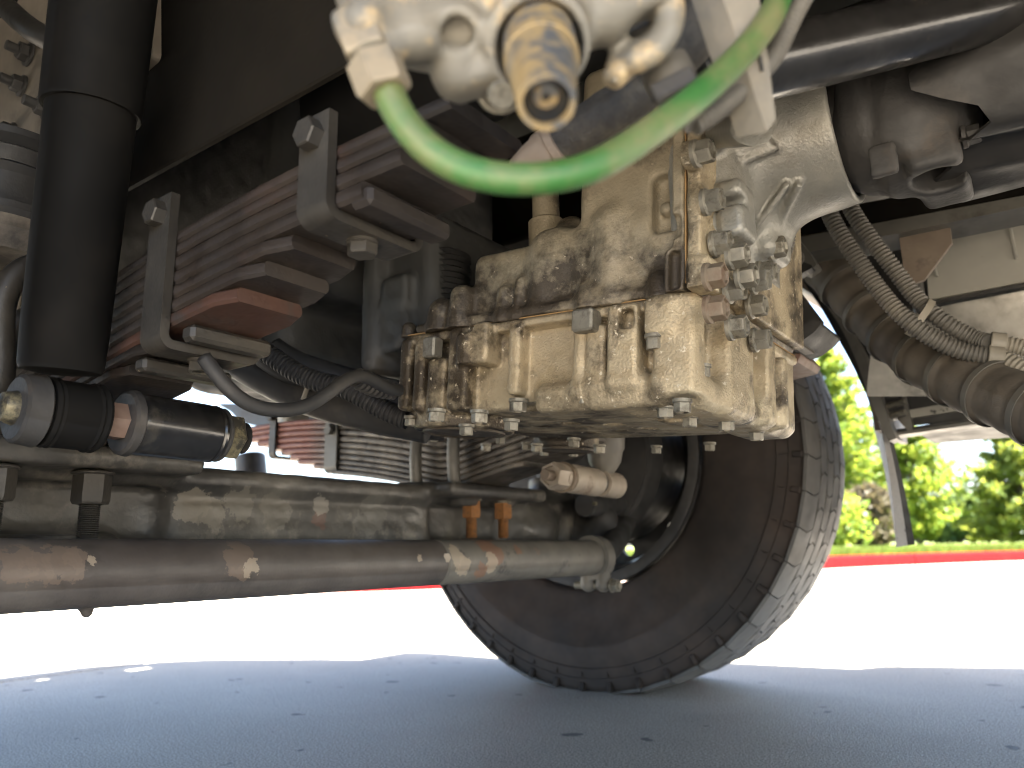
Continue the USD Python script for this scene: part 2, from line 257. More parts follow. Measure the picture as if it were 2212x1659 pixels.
mat('engine_dark', [(.020, .020, .019), (.034, .033, .030), (.05, .047, .042)], 9, (.5, .75), 0, dirt=(.085, .07, .052), dirt_at=(.56, .78), dscale=6, bump=.3)
mat('panel_grey', [(.28, .265, .225), (.36, .34, .29)], 6, (.5, .7), .1, dirt=(.045, .04, .034), dirt_at=(.64, .66), dscale=32, bump=.1)
mat('panel_scuffed', [(.24, .23, .20), (.34, .32, .28)], 9, (.22, .42), .55, dirt=(.09, .08, .065), dirt_at=(.5, .7), dscale=10, bump=.1)
mat('beam_grey', [(.10, .094, .08), (.17, .158, .135)], 8, (.4, .6), .2, dirt=(.05, .044, .036), dirt_at=(.55, .72), dscale=8, bump=.2)
mat('brown_plate', [(.10, .076, .054), (.17, .13, .095), (.21, .165, .12)], 9, (.6, .85), 0, dirt=(.05, .04, .03), dirt_at=(.57, .7), dscale=12, bump=.35)
mat('rusty_bar', [(.12, .062, .042), (.22, .15, .11)], 25, (.55, .8), 0, bump=.3)
mat('fender_brown', [(.15, .115, .088), (.20, .155, .12)], 9, (.5, .75), 0, bump=.15)
mat('flap', [(.36, .335, .31), (.5, .47, .44)], 30, (.6, .85), 0, dirt=(.06, .045, .04), dirt_at=(.55, .68), dscale=60, bump=.6, bscale=220)
mat('gasket', [(.22, .13, .05), (.30, .18, .07)], 30, (.6, .8), 0, bump=.1)
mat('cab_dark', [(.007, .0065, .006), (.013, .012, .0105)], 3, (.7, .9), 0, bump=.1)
mat('kerb_red', [(.17, .0008, .0018), (.21, .0011, .0023), (.25, .002, .003)], 5, (.7, .9), 0, spec=.12, dirt=(.16, .004, .004), dirt_at=(.56, .74), dscale=2.2, bump=.3, bscale=60)
mat('kerb_yellow', [(.16, .17, .008), (.2, .21, .012)], 5, (.7, .9), 0, bump=.3, bscale=60)
mat('bark', [(.07, .052, .038), (.13, .10, .075)], 12, (.8, 1.), 0, bump=.8, bscale=40)
mat('lawn', [(.08, .12, .02), (.12, .16, .03), (.16, .18, .055)], 3, (.8, 1.), 0, bump=.5, bscale=30)
mat('car_white', [(.6, .6, .6), (.65, .65, .65)], 3, (.2, .3), 0, bump=0)
mat('car_glass', [(.02, .025, .03), (.03, .035, .04)], 3, (.08, .12), 0, bump=0)

def leaf_mat(name, cols, trans):
    LOOK[name] = usdkit.material(stage, '/World/Looks/' + name, {
        'g': ('geometry', {}), 'r': ('rgb_ramp', {'ramp': [(i / (len(cols) - 1), c) for i, c in enumerate(cols)]}), 'p': ('principled_bsdf', {'roughness': .55, 'specular_ior_level': .35}),
        't': ('translucent_bsdf', {'color': trans}), 'x': ('mix_closure', {'fac': .4})},
        [('g.random_per_island', 'r.fac'), ('r.color', 'p.base_color'), ('p.BSDF', 'x.closure1'), ('t.BSDF', 'x.closure2')], surface='x.closure')
leaf_mat('broad_leaves', [(.07, .125, .014), (.12, .185, .022), (.21, .25, .045)], (.40, .47, .065))
leaf_mat('pine_needles', [(.075, .115, .022), (.13, .17, .03), (.22, .23, .05)], (.38, .42, .07))
leaf_mat('far_leaves', [(.05, .09, .03), (.08, .13, .04), (.11, .15, .055)], (.18, .24, .06))
leaf_mat('dry_leaves', [(.08, .07, .045), (.13, .11, .07), (.16, .13, .085)], (.14, .11, .06))
leaf_mat('grass_blades', [(.08, .12, .018), (.13, .17, .03), (.19, .20, .06)], (.22, .26, .04))
# concrete: fine aggregate, faint broom lines, small dark spots
LOOK['concrete'] = usdkit.material(stage, '/World/Looks/concrete', {
    'g': ('geometry', {}), 'n1': ('noise_texture', {'scale': 1.6, 'detail': 8., 'roughness': .6}), 'r1': ('rgb_ramp', {'ramp': [(.3, (.275, .248, .208)), (.55, (.345, .313, .265)), (.75, (.41, .375, .32))]}),
    'n2': ('noise_texture', {'scale': 330., 'detail': 3.}), 'r2': ('rgb_ramp', {'ramp': [(.36, (.42, .42, .42)), (.5, (.92, .92, .92)), (.64, (1.5, 1.5, 1.5))]}), 'm2': ('mix_color', {'blend_type': 'multiply', 'fac': 1., 'use_clamp': False}),
    'n3': ('noise_texture', {'scale': 17., 'detail': 2., 'roughness': .4}), 'r3': ('rgb_ramp', {'ramp': [(.70, (0, 0, 0)), (.72, (1, 1, 1))]}), 'm3': ('mix_color', {'b': (.09, .085, .08)}),
    'mp': ('mapping', {'scale': (5., 160., 1.), 'rotation': (0, 0, .5)}), 'n4': ('noise_texture', {'scale': 1., 'detail': 3.}),
    'ad': ('math', {'math_type': 'multiply_add', 'value2': .5}), 'b': ('bump', {'strength': .9, 'distance': .003}), 'p': ('principled_bsdf', {'roughness': .62, 'specular_ior_level': .55})},
    [('g.position', 'n1.vector'), ('g.position', 'n2.vector'), ('g.position', 'n3.vector'), ('g.position', 'mp.vector'), ('mp.vector', 'n4.vector'), ('n1.fac', 'r1.fac'), ('n2.fac', 'r2.fac'), ('r1.color', 'm2.a'), ('r2.color', 'm2.b'),
     ('n3.fac', 'r3.fac'), ('r3.color', 'm3.fac'), ('m2.result', 'm3.a'), ('m3.result', 'p.base_color'), ('n4.fac', 'ad.value1'), ('n2.fac', 'ad.value3'), ('ad.value', 'b.height'), ('b.normal', 'p.normal')], surface='p.BSDF')

# ------------------------------------------------------------------ things and parts
NAMES = {}
def number(parent, name):
    k = NAMES[(parent, name)] = NAMES.get((parent, name), -1) + 1
    return f'{parent}/{name}' + (f'_{k:03d}' if k else '')
def tag(prim, label=None, cat=None, group=None, kind=None):
    for k, v in (('label', label), ('category', cat), ('group', group), ('kind', kind)):
        if v: prim.SetCustomDataByKey(k, v)
class Thing:
    def __init__(s, name, label=None, cat=None, loc=(0, 0, 0), group=None, kind=None, world=True):
        s.path = number('/World', name); s.loc = np.asarray(loc, float)
        x = UsdGeom.Xform.Define(stage, s.path); x.AddTranslateOp().Set(Gf.Vec3d(*map(float, loc))); s.prim = x.GetPrim(); tag(s.prim, label, cat, group, kind)
    def part(s, name, ms, look, smooth=32, parent=None, label=None, kind=None):
        m = join(ms).copy(); m.apply_translation(-s.loc)
        p = number(parent or s.path, name); me = usdkit.mesh(stage, p, m, LOOK[look], smooth=smooth); tag(me.GetPrim(), label, None, None, kind); return p
def single(name, ms, look, label=None, cat=None, group=None, kind=None, smooth=32):
    p = number('/World', name); me = usdkit.mesh(stage, p, join(ms), LOOK[look], smooth=smooth); tag(me.GetPrim(), label, cat, group, kind); return p
def copy_of(path, name, loc, rotz=0., scale=1., label=None, cat=None, group=None):
    p = number('/World', name); x = UsdGeom.Xform.Define(stage, p); x.AddTranslateOp().Set(Gf.Vec3d(*map(float, loc))); x.AddRotateZOp().Set(float(rotz)); x.AddScaleOp().Set(Gf.Vec3f(*np.broadcast_to(scale, 3).astype(float).tolist()))
    x.GetPrim().GetReferences().AddInternalReference(path); x.GetPrim().SetInstanceable(True); tag(x.GetPrim(), label, cat, group); return x

# ------------------------------------------------------------------ the setting
# joint lines of the concrete: one runs along x = -2.23, the slabs are 4.5 m
gnd = Thing('concrete_ground', kind='structure')
gnd.part('sub_base', box((-60, -60, -.3), (60, 60, -.012), .0), 'concrete')
JX, JY, SL = -2.226, 2.9, 4.6
for i in range(-3, 4):
    for j in range(-2, 5):
        x0, y0 = JX + i * SL, JY + j * SL
        gnd.part('slab', box((x0 + .005, y0 + .005, -.2), (x0 + SL - .005, y0 + SL - .005, 0), .006), 'concrete', smooth=False)
KERB = spline([(-7.2, .6, 0), (-5.05, 3.35, 0), (-4.1, 4.75, 0), (-2.75, 9.5, 0), (-.9, 14., 0), (4., 21, 0), (14, 29, 0)], 120)
def along(P, prof):
    T = np.gradient(P, axis=0); T /= np.linalg.norm(T, axis=1, keepdims=True); N = np.stack([-T[:, 1], T[:, 0], 0 * T[:, 0]], 1)
    return loft([p + [n * a + Z_ * b for a, b in prof] for p, n in zip(P, N)])
prof = [(0, -.05), (.008, .10), (.02, .135), (.045, .148), (.15, .15), (.15, -.05)]
ks = int(np.argmin(np.abs(KERB[:, 0] + 4.93)))
kerb = Thing('kerb', 'long red painted kerb beyond the wheel at the edge of the concrete', 'kerb', kind='structure')
KK = np.cumsum(np.r_[0, np.linalg.norm(np.diff(KERB, axis=0), axis=1)])
def kerb_at(t): return np.stack([np.interp(t, KK, KERB[:, i]) for i in range(3)], 1)
t0 = KK[ks]
while t0 < KK[-1] - 3: kerb.part('kerb_stone', along(kerb_at(np.linspace(t0 + .006, t0 + 2.994, 12)), prof), 'kerb_red'); t0 += 3.; kerb.part('yellow_kerb', along(KERB[:ks + 1], prof), 'kerb_yellow')
T = np.gradient(KERB, axis=0); T /= np.linalg.norm(T, axis=1, keepdims=True); N = np.stack([-T[:, 1], T[:, 0], 0 * T[:, 0]], 1)
inner = KERB + N * .149
far = [(14, 29), (200, 160), (200, 500), (-400, 500), (-400, .6), (-7.3, .7)]
poly = Polygon([tuple(p[:2]) for p in inner] + far[1:]).buffer(0)
e = trimesh.creation.extrude_polygon(poly, .2, engine='earcut'); e.apply_translation((0, 0, -.06))
single('lawn', e, 'lawn', kind='structure')
single('ground', tm([(-900, -900, -.32), (900, -900, -.32), (900, 900, -.32), (-900, 900, -.32)], [[0, 1, 2], [0, 2, 3]]), 'concrete', kind='structure', smooth=False)
# grass tufts on the strip behind the kerb
def tuft(k, h, s):
    v, f = [], []
    for _ in range(k):
        a, b = rng.uniform(0, 6.28, 2); c = np.array([rng.normal(0, s), rng.normal(0, s), 0]); d = np.array([math.cos(a), math.sin(a), 0]); l = h * rng.uniform(.5, 1.1); t = np.array([math.cos(b), math.sin(b), 0]) * l * .45
        i = len(v); v += [c - d * .006, c + d * .006, c + t + Z_ * l]; f.append([i, i + 1, i + 2])
    return tm(v, f)
g = UsdGeom.PointInstancer.Define(stage, '/World/grass'); tag(g.GetPrim(), 'sunlit mown grass behind the red kerb', 'grass', None, 'stuff')
pr = [usdkit.mesh(stage, f'/World/grass/tuft_{i}', tuft(26, .07 + .03 * i, .05), LOOK['grass_blades']).GetPath() for i in range(3)]
g.CreatePrototypesRel().SetTargets(pr); pos = []
for _ in range(9000):
    k = rng.uniform(0, 95); b = inner[int(k)] + (inner[int(k) + 1] - inner[int(k)]) * (k % 1) + N[int(k)] * (rng.exponential(2.2) + .02); pos.append((b[0], b[1], .139))
g.CreatePositionsAttr(Vt.Vec3fArray.FromNumpy(np.array(pos, np.float32))); g.CreateProtoIndicesAttr(Vt.IntArray.FromNumpy(rng.integers(0, 3, len(pos)).astype(np.int32)))

# ------------------------------------------------------------------ trees
def leaves(P, size, look_dir=None, rg=rng, long=1.6):
    n = len(P); a = rg.normal(size=(n, 3)); a /= np.linalg.norm(a, axis=1, keepdims=True); b = rg.normal(size=(n, 3)); b -= a * (a * b).sum(1)[:, None]; b /= np.linalg.norm(b, axis=1, keepdims=True)
    s = size * rg.uniform(.6, 1.25, n)[:, None]; a = a * s * long * .5; b = b * s * .5
    v = np.stack([P - a, P + b, P + a, P - b], 1).reshape(-1, 3); i = np.arange(n)[:, None] * 4
    return tm(v, np.vstack([i + [0, 1, 2], i + [0, 2, 3]]))
def make_tree(name, label, h, w, look, seed, leaf=.16, n=9000, kind='broad', loc=(0, 0, .14), group=None, base=.12):
    rg = np.random.default_rng(seed); t = Thing(name, label, 'tree', loc, group); L = np.asarray(loc)
    bend = np.array([rg.normal(0, .03), rg.normal(0, .03), 1.]) * h; r0 = h * .016 + .04
    trunk = [tube([L, L + bend * .35 + [.05, 0, 0], L + bend * .7, L + bend * .97], np.linspace(r0, .02, 14), 9, 14)]; P = []
    nl = 46 if kind == 'broad' else 64
    for k in range(nl):
        f = base + (1 - base) * ((k + rg.uniform(0, 1)) / nl); az = k * 2.4 + rg.uniform(-.5, .5)
        reach = w * (math.sin(math.pi * min(1, (f - base) / (1 - base) * .86 + .14)) ** .75 if kind == 'broad' else (1.06 - f) ** .8 * 1.05) * rg.uniform(.55, 1.1)
        d = np.array([math.cos(az), math.sin(az), .45 if kind == 'broad' else -.05 + .5 * f]); p0 = L + bend * f * .93; p1 = p0 + d * reach
        trunk.append(tube([p0, (p0 + p1) / 2 + [0, 0, .05 * reach], p1], [r0 * .35 * (1.1 - f), r0 * .2 * (1.1 - f), .008], 5))
        m = int(n / nl); s = rg.uniform(.25, 1.05, m)[:, None]; cl = rg.integers(0, 7, m); ctr = rg.normal(0, .30 if kind == 'broad' else .22, (7, 3)) * reach * [1, 1, .55]
        P.append(p0 + (p1 - p0) * s + ctr[cl] + rg.normal(0, .10 * w / 2, (m, 3)) * [1, 1, .8])
    t.part('trunk', trunk, 'bark'); t.part('crown', leaves(np.vstack(P), leaf, rg=rg, long=1.6 if kind == 'broad' else 3.4), look, smooth=False); return t
def stand(px, py, Y): p = V(px, py, 'Y', Y); return (p[0], p[1], .14)
make_tree('broadleaf_tree', 'tall bright green tree seen between the tyre and the curved fender strip', 7.0, 1.35, 'broad_leaves', 3, .11, 15000, loc=stand(1812, 1190, 27), base=.04)
make_tree('broadleaf_tree', 'dark leafy tree behind the hanging mud flap', 4.3, 1.35, 'broad_leaves', 5, .11, 12000, loc=stand(1990, 1190, 29), base=.04)
make_tree('broadleaf_tree', 'slim leafy tree in the gap between the tall tree and the mud flap', 6.2, 1.0, 'broad_leaves', 8, .11, 10000, loc=stand(1888, 1190, 31), base=.04)
make_tree('pine_tree', 'yellow green pine at the right edge of the photo', 6.0, 1.45, 'pine_needles', 11, .11, 13000, 'pine', loc=stand(2224, 1184, 30), base=.04)
bs = make_tree('shrub', 'low leafy shrub at the kerb right beside the tyre', 1.3, .8, 'broad_leaves', 21, .10, 2600, loc=stand(1800, 1192, 19), base=.02)
make_tree('shrub', 'dry brownish shrub under the tall tree behind the kerb', 1.9, .9, 'dry_leaves', 23, .11, 3000, loc=stand(1890, 1190, 24), base=.02)
ft = make_tree('distant_tree', 'far small tree of the low tree line under the open sky', 4.2, 2.0, 'far_leaves', 31, .34, 3600, loc=stand(2080, 1187, 70), group='far tree line across the grass', base=.05)
for k, (px, Y, s) in enumerate([(2052, 74, .8), (2110, 78, 1.), (2138, 70, .9), (2165, 82, 1.15), (2025, 84, 1.0), (1960, 80, 1.1), (1780, 78, 1.2), (1720, 84, 1.1), (2195, 90, 1.2)]):
    copy_of(ft.path, 'distant_tree', stand(px, 1187, Y), k * 57, s, 'far small tree of the low tree line under the open sky', 'tree', 'far tree line across the grass')
def car(px, Y, label):
    p = V(px, 1180, 'Y', Y); t = Thing('parked_car', label, 'car', (p[0], p[1], .14)); o = np.array([p[0], p[1], .14])
    side = [(-2.2, .35), (-2.15, .75), (-1.2, .95), (-.6, 1.42), (.9, 1.42), (1.6, .95), (2.15, .85), (2.2, .35)]
    t.part('body', prism([o + [x, -.85, z] for x, z in side], (0, 1.7, 0), .04), 'car_white'); t.part('window', prism([o + [x, -.86, z] for x, z in [(-1.05, .97), (-.55, 1.36), (.85, 1.36), (1.4, .97)]], (0, .005, 0)), 'car_glass')
    for x in (-1.35, 1.35): t.part('wheel', cyl(o + [x, -.88, .32], o + [x, -.66, .32], .32), 'black_rubber')
car(2150, 72, 'small white car parked far off in front of the tree line')

# ------------------------------------------------------------------ wheels
WX, WY, WZ, WR = -.926, 1.512, .508, .52
def make_wheel(label):
    t = Thing('truck_wheel', label, 'wheel', (WX, WY + .15, WZ)); O = np.array([WX, WY, WZ])
    prof = [(.055, .292), (.02, .298), (.008, .312), (.006, .33), (-.004, .36), (-.012, .40), (-.012, .435), (-.006, .455), (-.0045, .459), (-.0075, .461), (-.001, .478), (.0005, .481), (-.001, .483), (.006, .497), (.012, .508), (.022, .5105), (.15, .514), (.278, .5105), (.288, .508), (.295, .495), (.30, .483), (.312, .435), (.312, .40), (.304, .36), (.29, .312), (.27, .298), (.245, .292)]
    def flat(m):
        m.vertices[:, 2] = np.maximum(m.vertices[:, 2], .0005); b = np.clip(1 - m.vertices[:, 2] / .09, 0, 1) ** 2 * .012; y = (m.vertices[:, 1] - WY - .15) / .16
        m.vertices[:, 1] += b * np.clip(y, -1, 1); return m
    ty = t.part('tyre', flat(lathe(prof, O, Y_, 160, ref=Z_, caps=False)), 'tyre', smooth=50)
    ms = []; NB = 46
    rows = [(.006, .074, .5), (.080, .124, 0), (.130, .170, .5), (.176, .220, 0), (.226, .294, .5)]
    for ri, (a, b, ph) in enumerate(rows):
        for k in range(NB):
            th = 2 * math.pi * (k + ph) / NB; w = 2 * math.pi / NB * (.484 if ri in (0, 4) else .478); sk = .018 * (1 if ri % 2 else -1); out = []
            for rr in (.510, .5235):
                q = []
                for (yy_, tt) in ((a, -w), (a + (b - a) * .5, -w - sk * .8), (b, -w), (b, w), (a + (b - a) * .5, w - sk * .8), (a, w)):
                    edge = .007 if (rr > .51 and ((ri == 0 and yy_ == a) or (ri == 4 and yy_ == b))) else 0
                    q.append(O + [math.sin(th + tt) * (rr - edge), yy_, math.cos(th + tt) * (rr - edge)])
                out.append(q)
            ms.append(loft(out))
    t.part('tread', flat(join(ms)), 'tread_rubber', parent=ty, smooth=25)
    ms = []
    for k in range(NB):                                   # shoulder lugs and fine ribs moulded into the side wall
        th = 2 * math.pi * k / NB; c, s = math.cos(th), math.sin(th); A = np.array([[s, 0, c], [0, 1, 0], [c, 0, -s]])
        ms.append(obox(O + np.array([s * .4985, .004, c * .4985]), (.010, .006, .006), A, .002))
        ms.append(obox(O + np.array([s * .470, -.0035, c * .470]), (.009, .0022, .0012), A, .0006))
    t.part('shoulder_lug', flat(join(ms)), 'tyre', parent=ty, kind='stuff')
    rim = [(.016, .268), (.013, .284), (.016, .2915), (.026, .292), (.034, .286), (.05, .270), (.085, .258), (.20, .252), (.235, .262), (.262, .286), (.285, .292), (.285, .284), (.262, .276), (.23, .256), (.20, .246), (.085, .251), (.05, .262), (.03, .270), (.016, .268)]
    rp = t.part('rim', lathe(rim, O, Y_, 96, ref=Z_, caps=False), 'dark_iron', smooth=40); t.part('rim_barrel', lathe([(.052, .2605), (.086, .2498), (.20, .2448)], O, Y_, 96, ref=Z_, caps=False), 'rim_steel', smooth=40, parent=rp)
    ring = Polygon([(.249 * math.cos(a), .249 * math.sin(a)) for a in np.linspace(0, 6.2832, 80, endpoint=False)])
    for k in range(10):
        a = 2 * math.pi * (k + .62) / 10; ring = ring.difference(Polygon([(.212 * math.cos(a) + .015 * math.cos(b), .212 * math.sin(a) + .015 * math.sin(b)) for b in np.linspace(0, 6.2832, 20, endpoint=False)]))
    e = trimesh.creation.extrude_polygon(ring, .012, engine='earcut'); e.vertices = O + np.stack([e.vertices[:, 0], .205 + e.vertices[:, 2], e.vertices[:, 1]], 1); e.fix_normals()
    t.part('disc', e, 'dark_iron', parent=rp)
    t.part('brake_drum', lathe([(-.02, .09), (-.02, .165), (-.012, .196), (.03, .204), (.045, .196), (.10, .195), (.17, .193), (.20, .17), (.204, .10)], O, Y_, 64), 'dark_iron', smooth=35)
    t.part('hub', [lathe([(.19, .12), (.24, .11), (.29, .095), (.31, .07), (.31, .01)], O, Y_, 40)], 'dark_iron'); return t
wheel = make_wheel('big dusty black truck tyre on a steel rim standing on the concrete')
copy_of(wheel.path, 'truck_wheel', (WX, -.27, WZ), 180, 1., 'truck tyre on the near side out of view', 'wheel')

# ------------------------------------------------------------------ front axle and steering
ax = Thing('front_axle', 'heavy black forged front axle beam above the long tie rod', 'axle', (-.87, .75, .3))
c = Cast((-1.02, -.14, .25), (-.76, 1.48, .46), .0045)
c.box((-.925, -.1, .30), (-.895, 1.25, .41), .006, .02)                              # web
def flange(y0, y1, x0, x1, z0, z1, k=.012): c.box((x0, y0, z0), (x1, y1, z1), .009, k)
flange(-.1, 1.22, -.957, -.857, .384, .408)
flange(.20, .50, -.965, -.80, .392, .416, .02); flange(.93, 1.20, -.965, -.80, .388, .411, .02)
flange(-.1, .44, -.955, -.860, .292, .326, .02); flange(.4, 1.2, -.955, -.866, .285, .314, .02)
c.box((-.90, .50, .322), (-.868, .95, .370), .018, .04)                               # the swollen middle of the web
for y in (1.0, 1.11): c.cyl((-.835, y, .375), (-.835, y, .392), .022, k=.012)
c.cap((-.91, 1.16, .345), (-.90, 1.27, .335), .052, .058, .03); c.cap((-.90, 1.26, .33), (-.905, 1.34, .38), .05, .045, .03)
c.cyl((-.915, 1.385, .30), (-.915, 1.385, .45), .048, k=.02)
ax.part('beam', c.mesh(.0022, 3), 'axle_paint', smooth=True)
def ubolt_nut(t, x, y, z, look, s=1.):
    t.part('washer', cyl((x, y, z), (x, y, z - .004 * s), .021 * s), look if look != 'orange_rust' else 'bolt_steel')
    t.part('nut', hexhead((x, y, z - .004 * s), -Z_, .032 * s, .030 * s, None, spin=.35, dish=False), look)
    t.part('thread', ribs_thread((x, y, z - .034 * s), -Z_, .036 * s, .0105 * s, .0022), look)
for px, py in ((1018, 1072), (1086, 1074)):
    p = V(px, py, 'X', -.83); ubolt_nut(ax, p[0], p[1], .387, 'orange_rust', .92)
for px, py in ((203, 1005), (-6, 985)):
    p = V(px, py, 'X', -.828); ubolt_nut(ax, p[0], p[1], .390, 'clip_steel', 1.0)
# tie rod
a0, a1 = V(-160, 1236, 'X', -.74), V(1288, 1203, 'X', -.745); a0[2] = .2885; a1[2] = .2855; r = .0312
tr = Thing('tie_rod', 'long thick steering tie rod with flaking grey paint across the picture', 'tie rod', a1)
cut = a0 + (a1 - a0) * (np.dot(V(935, 1215, 'X', -.743) - a0, unit(a1 - a0)) / np.linalg.norm(a1 - a0))
tr.part('tube', cyl(a0, cut, r, r * 1.0, 48), 'rod_paint', label='brown black main length of the tie rod'); tr.part('end_tube', cyl(cut, a1, r * 1.012, r * 1.012, 48), 'grey_rod', label='greyer flaking end of the tie rod')
b = V(182, 1312, 'X', -.742); c = Cast(b - [.03, .06, .03], b + [.03, .08, .04], .002); c.cap(b + [0, -.014, .012], b + [0, .05, .014], .011, .006, .01); c.cap(b + [0, 0, .010], b + [.0, .003, -.004], .010, .0045, .008)
tr.part('weld_drip', c.mesh(.003), 'rod_paint', smooth=True)
q = V(968, 1205, 'X', -.71); tr.part('plug', hexhead(q + [-.004, 0, 0], unit(X_ + [0, -.3, 0]), .012, .003, None, dish=False), 'tan_steel')
k0 = a1 - unit(a1 - a0) * .018; d = unit(a1 - a0)
ring = [lathe([(0, r + .002), (0, r + .009), (.026, r + .009), (.026, r + .002)], k0 - d * .006, d, 40)]
cl = tr.part('clamp', ring, 'grey_rod')
for s in (-1, 1):
    c = Cast(k0 + [-.05, -.05, -.085], k0 + [.06, .06, .01], .003); ctr = k0 + d * .007 + [.016 * s + .004, 0, -.047]
    c.cap(ctr + [0, 0, .02], ctr, .013, .0155, .006); c.box(ctr - [.05, .05, .0] + [(.05 - .0075) if s > 0 else 0, 0, -.02], ctr + [.05, .05, .03], .0, 0, cut=False) if False else None
    tr.part('lug', c.mesh(), 'grey_rod', smooth=True, parent=cl)
bp = k0 + d * .007 + [.004, 0, -.05]
tr.part('clamp_bolt', [cyl(bp - [.045, 0, 0], bp + [.05, 0, 0], .007)], 'bolt_steel', parent=cl)
tr.part('clamp_nut', [hexhead(bp + [.033, 0, 0], X_, .021, .014, 1.2)], 'bolt_steel', parent=cl)
e = [a1, V(1318, 1182, 'X', -.765), V(1345, 1140, 'X', -.80), V(1362, 1105, 'X', -.83)]
tr.part('rod_end', tube(e, np.linspace(.0255, .022, 24), 24, 24), 'dark_iron', smooth=True)
# knuckle, steering arm and brake cam tube at the wheel
kn = Thing('steering_knuckle', 'dark steering knuckle and arm inside the far front wheel', 'knuckle', (-.9, 1.42, .4))
c = Cast((-1.1, 1.28, .2), (-.68, 1.56, .68), .005)
c.cyl((-.926, 1.44, .50), (-.926, 1.53, .50), .085, k=.02); c.cap((-.915, 1.42, .46), (-.92, 1.45, .58), .05, k=.03); c.cap((-.915, 1.40, .30), (-.92, 1.46, .42), .045, k=.03)
c.cap((-.90, 1.43, .33), (-.83, 1.43, .335), .032, .03, .03); c.cap((-.83, 1.43, .335), (-.80, 1.41, .36), .03, .028, .02)
kn.part('knuckle_body', c.mesh(.003), 'dark_iron', smooth=True)
p0, p1 = V(1262, 1092, 'X', -.80), V(1392, 1088, 'X', -.815)
kn.part('cam_tube', [cyl(p0, p1, .0225), cyl(p1 + [0, -.006, 0], p1 + [0, .02, 0], .03)], 'dark_iron'); g0 = V(1281, 1088, 'X', -.776); kn.part('grease_nipple', cyl(g0, g0 + [.008, 0, 0], .0035), 'gold_nut')
kn.part('backing_plate', lathe([(0, .08), (0, .19), (.006, .19), (.006, .08)], (-.926, 1.488, .508), Y_, 48, caps=False), 'dark_iron')
ch = Thing('brake_chamber', 'dark brake chamber canister beside the knuckle inside the far wheel', 'brake chamber', (-.78, 1.40, .5))
q0 = np.array([-.90, 1.33, .60]); ch.part('canister', lathe([(0, .03), (.005, .06), (.05, .068), (.06, .075), (.07, .075), (.08, .066), (.13, .055), (.14, .02)], q0, unit([.35, .2, -.5]), 36), 'dark_iron')

# ------------------------------------------------------------------ leaf springs
SX = -.87
def top_z(x): return .572 - .25 * max(0., abs(x - SX + 0) if False else (max(0., .51 - abs(x - SX)))) ** 2
ENDS = [(.60, .60), (.58, .58), (.56, .565), (.525, .53), (.447, .50), (.417, .46), (.385, .43), (.27, .405), (.235, .355), (.16, .30)]
TH = [.0105, .0105, .0125, .0125, .0115, .0115, .0115, .0095, .0095, .0095]
def spring(name, label, yc, hw, looks, rear_drop=0.):
    t = Thing(name, label, 'leaf spring', (SX, yc, .45)); off = 0.
    for i, ((r_, f_), th) in enumerate(zip(ENDS, TH)):
        xs = np.linspace(SX - f_, SX + r_, 40); R = []; e = .0022
        tip = np.minimum(1, np.minimum(xs - xs[0], xs[-1] - xs) / .012 + .80) if i > 3 else np.ones_like(xs)
        for x, s in zip(xs, tip):
            z1 = top_z(x) - off - .00015; z0 = z1 - th + .0003; w = hw * s; zm = (z0 + z1) / 2; b = (z1 - z0) / 2
            R.append([(x, yc - w + b * .55, z1), (x, yc - w + b * .12, zm + b * .62), (x, yc - w, zm), (x, yc - w + b * .12, zm - b * .62), (x, yc - w + b * .55, z0), (x, yc + w - b * .55, z0), (x, yc + w - b * .12, zm - b * .62), (x, yc + w, zm), (x, yc + w - b * .12, zm + b * .62), (x, yc + w - b * .55, z1)])
        t.part('leaf', loft(R), looks(i), smooth=28); off += th
    return t
def u_clip(t, x, yc, hw, z0, z1, w=.036, th=.006, bolts=True, name='clip', look='clip_steel'):
    """A flat bar bent round the stack: two legs and a bottom."""
    ys = [yc - hw - .004]; P = []; rb = .012; prof = []
    a = [(yc - hw - .001 - th, z1), (yc - hw - .001 - th, z0 - th + rb)]
    for k in range(7):
        q = math.pi + k * math.pi / 12; a.append((yc - hw - .001 - th + rb + rb * math.cos(q), z0 - th + rb + rb * math.sin(q)))
    a += [(2 * yc - y, z) for y, z in a[::-1]]; ri = rb - th; b = [(yc + hw + .001, z1)]
    for k in range(7):
        q = -k * math.pi / 12; b.append((yc + hw + .001 - ri + ri * math.cos(q), z0 + ri + ri * math.sin(q)))
    b += [(2 * yc - y, z) for y, z in b[::-1]]
    pts = [np.array([x - w / 2, y, z]) for y, z in a + b]
    p = t.part(name, prism(pts, (w, 0, 0)), look)
    if bolts:
        t.part('clip_bolt', hexhead((x, yc - hw - .001 - th, z1 - .016), -Y_, .019, .010, None, dish=False), look, parent=p)
    return p
NY, NH = .3475, .0375
ns = spring('leaf_spring', 'near dark rusty leaf spring pack running from the shock absorber to the green hose', NY, NH, lambda i: {6: 'orange_leaf', 2: 'spring_steel'}.get(i, 'spring_steel'))
zb = lambda x, k: top_z(x) - sum(TH[:k])
x1 = -.575; p = u_clip(ns, x1, NY, NH, zb(x1, 8) - .001, .592, .030, .0075); ns.part('clip_bolt', hexhead((x1, NY, zb(x1, 8) - .009), -Z_, .019, .010, 1.2), 'clip_steel', parent=p)
x2 = -.383; p = u_clip(ns, x2, NY, NH, zb(x2, 4) - .001, .594, .030, .0075); ns.part('clip_bolt', hexhead((x2, NY, zb(x2, 4) - .009), -Z_, .019, .010, 1.2, dish=False), 'clip_steel', parent=p)
ns.part('spacer_bar', box((x2 + .024, NY - NH + .003, zb(x2, 4) - .004), (x2 + .044, NY + NH + .008, zb(x2, 4) + .010), .006), 'spring_steel')
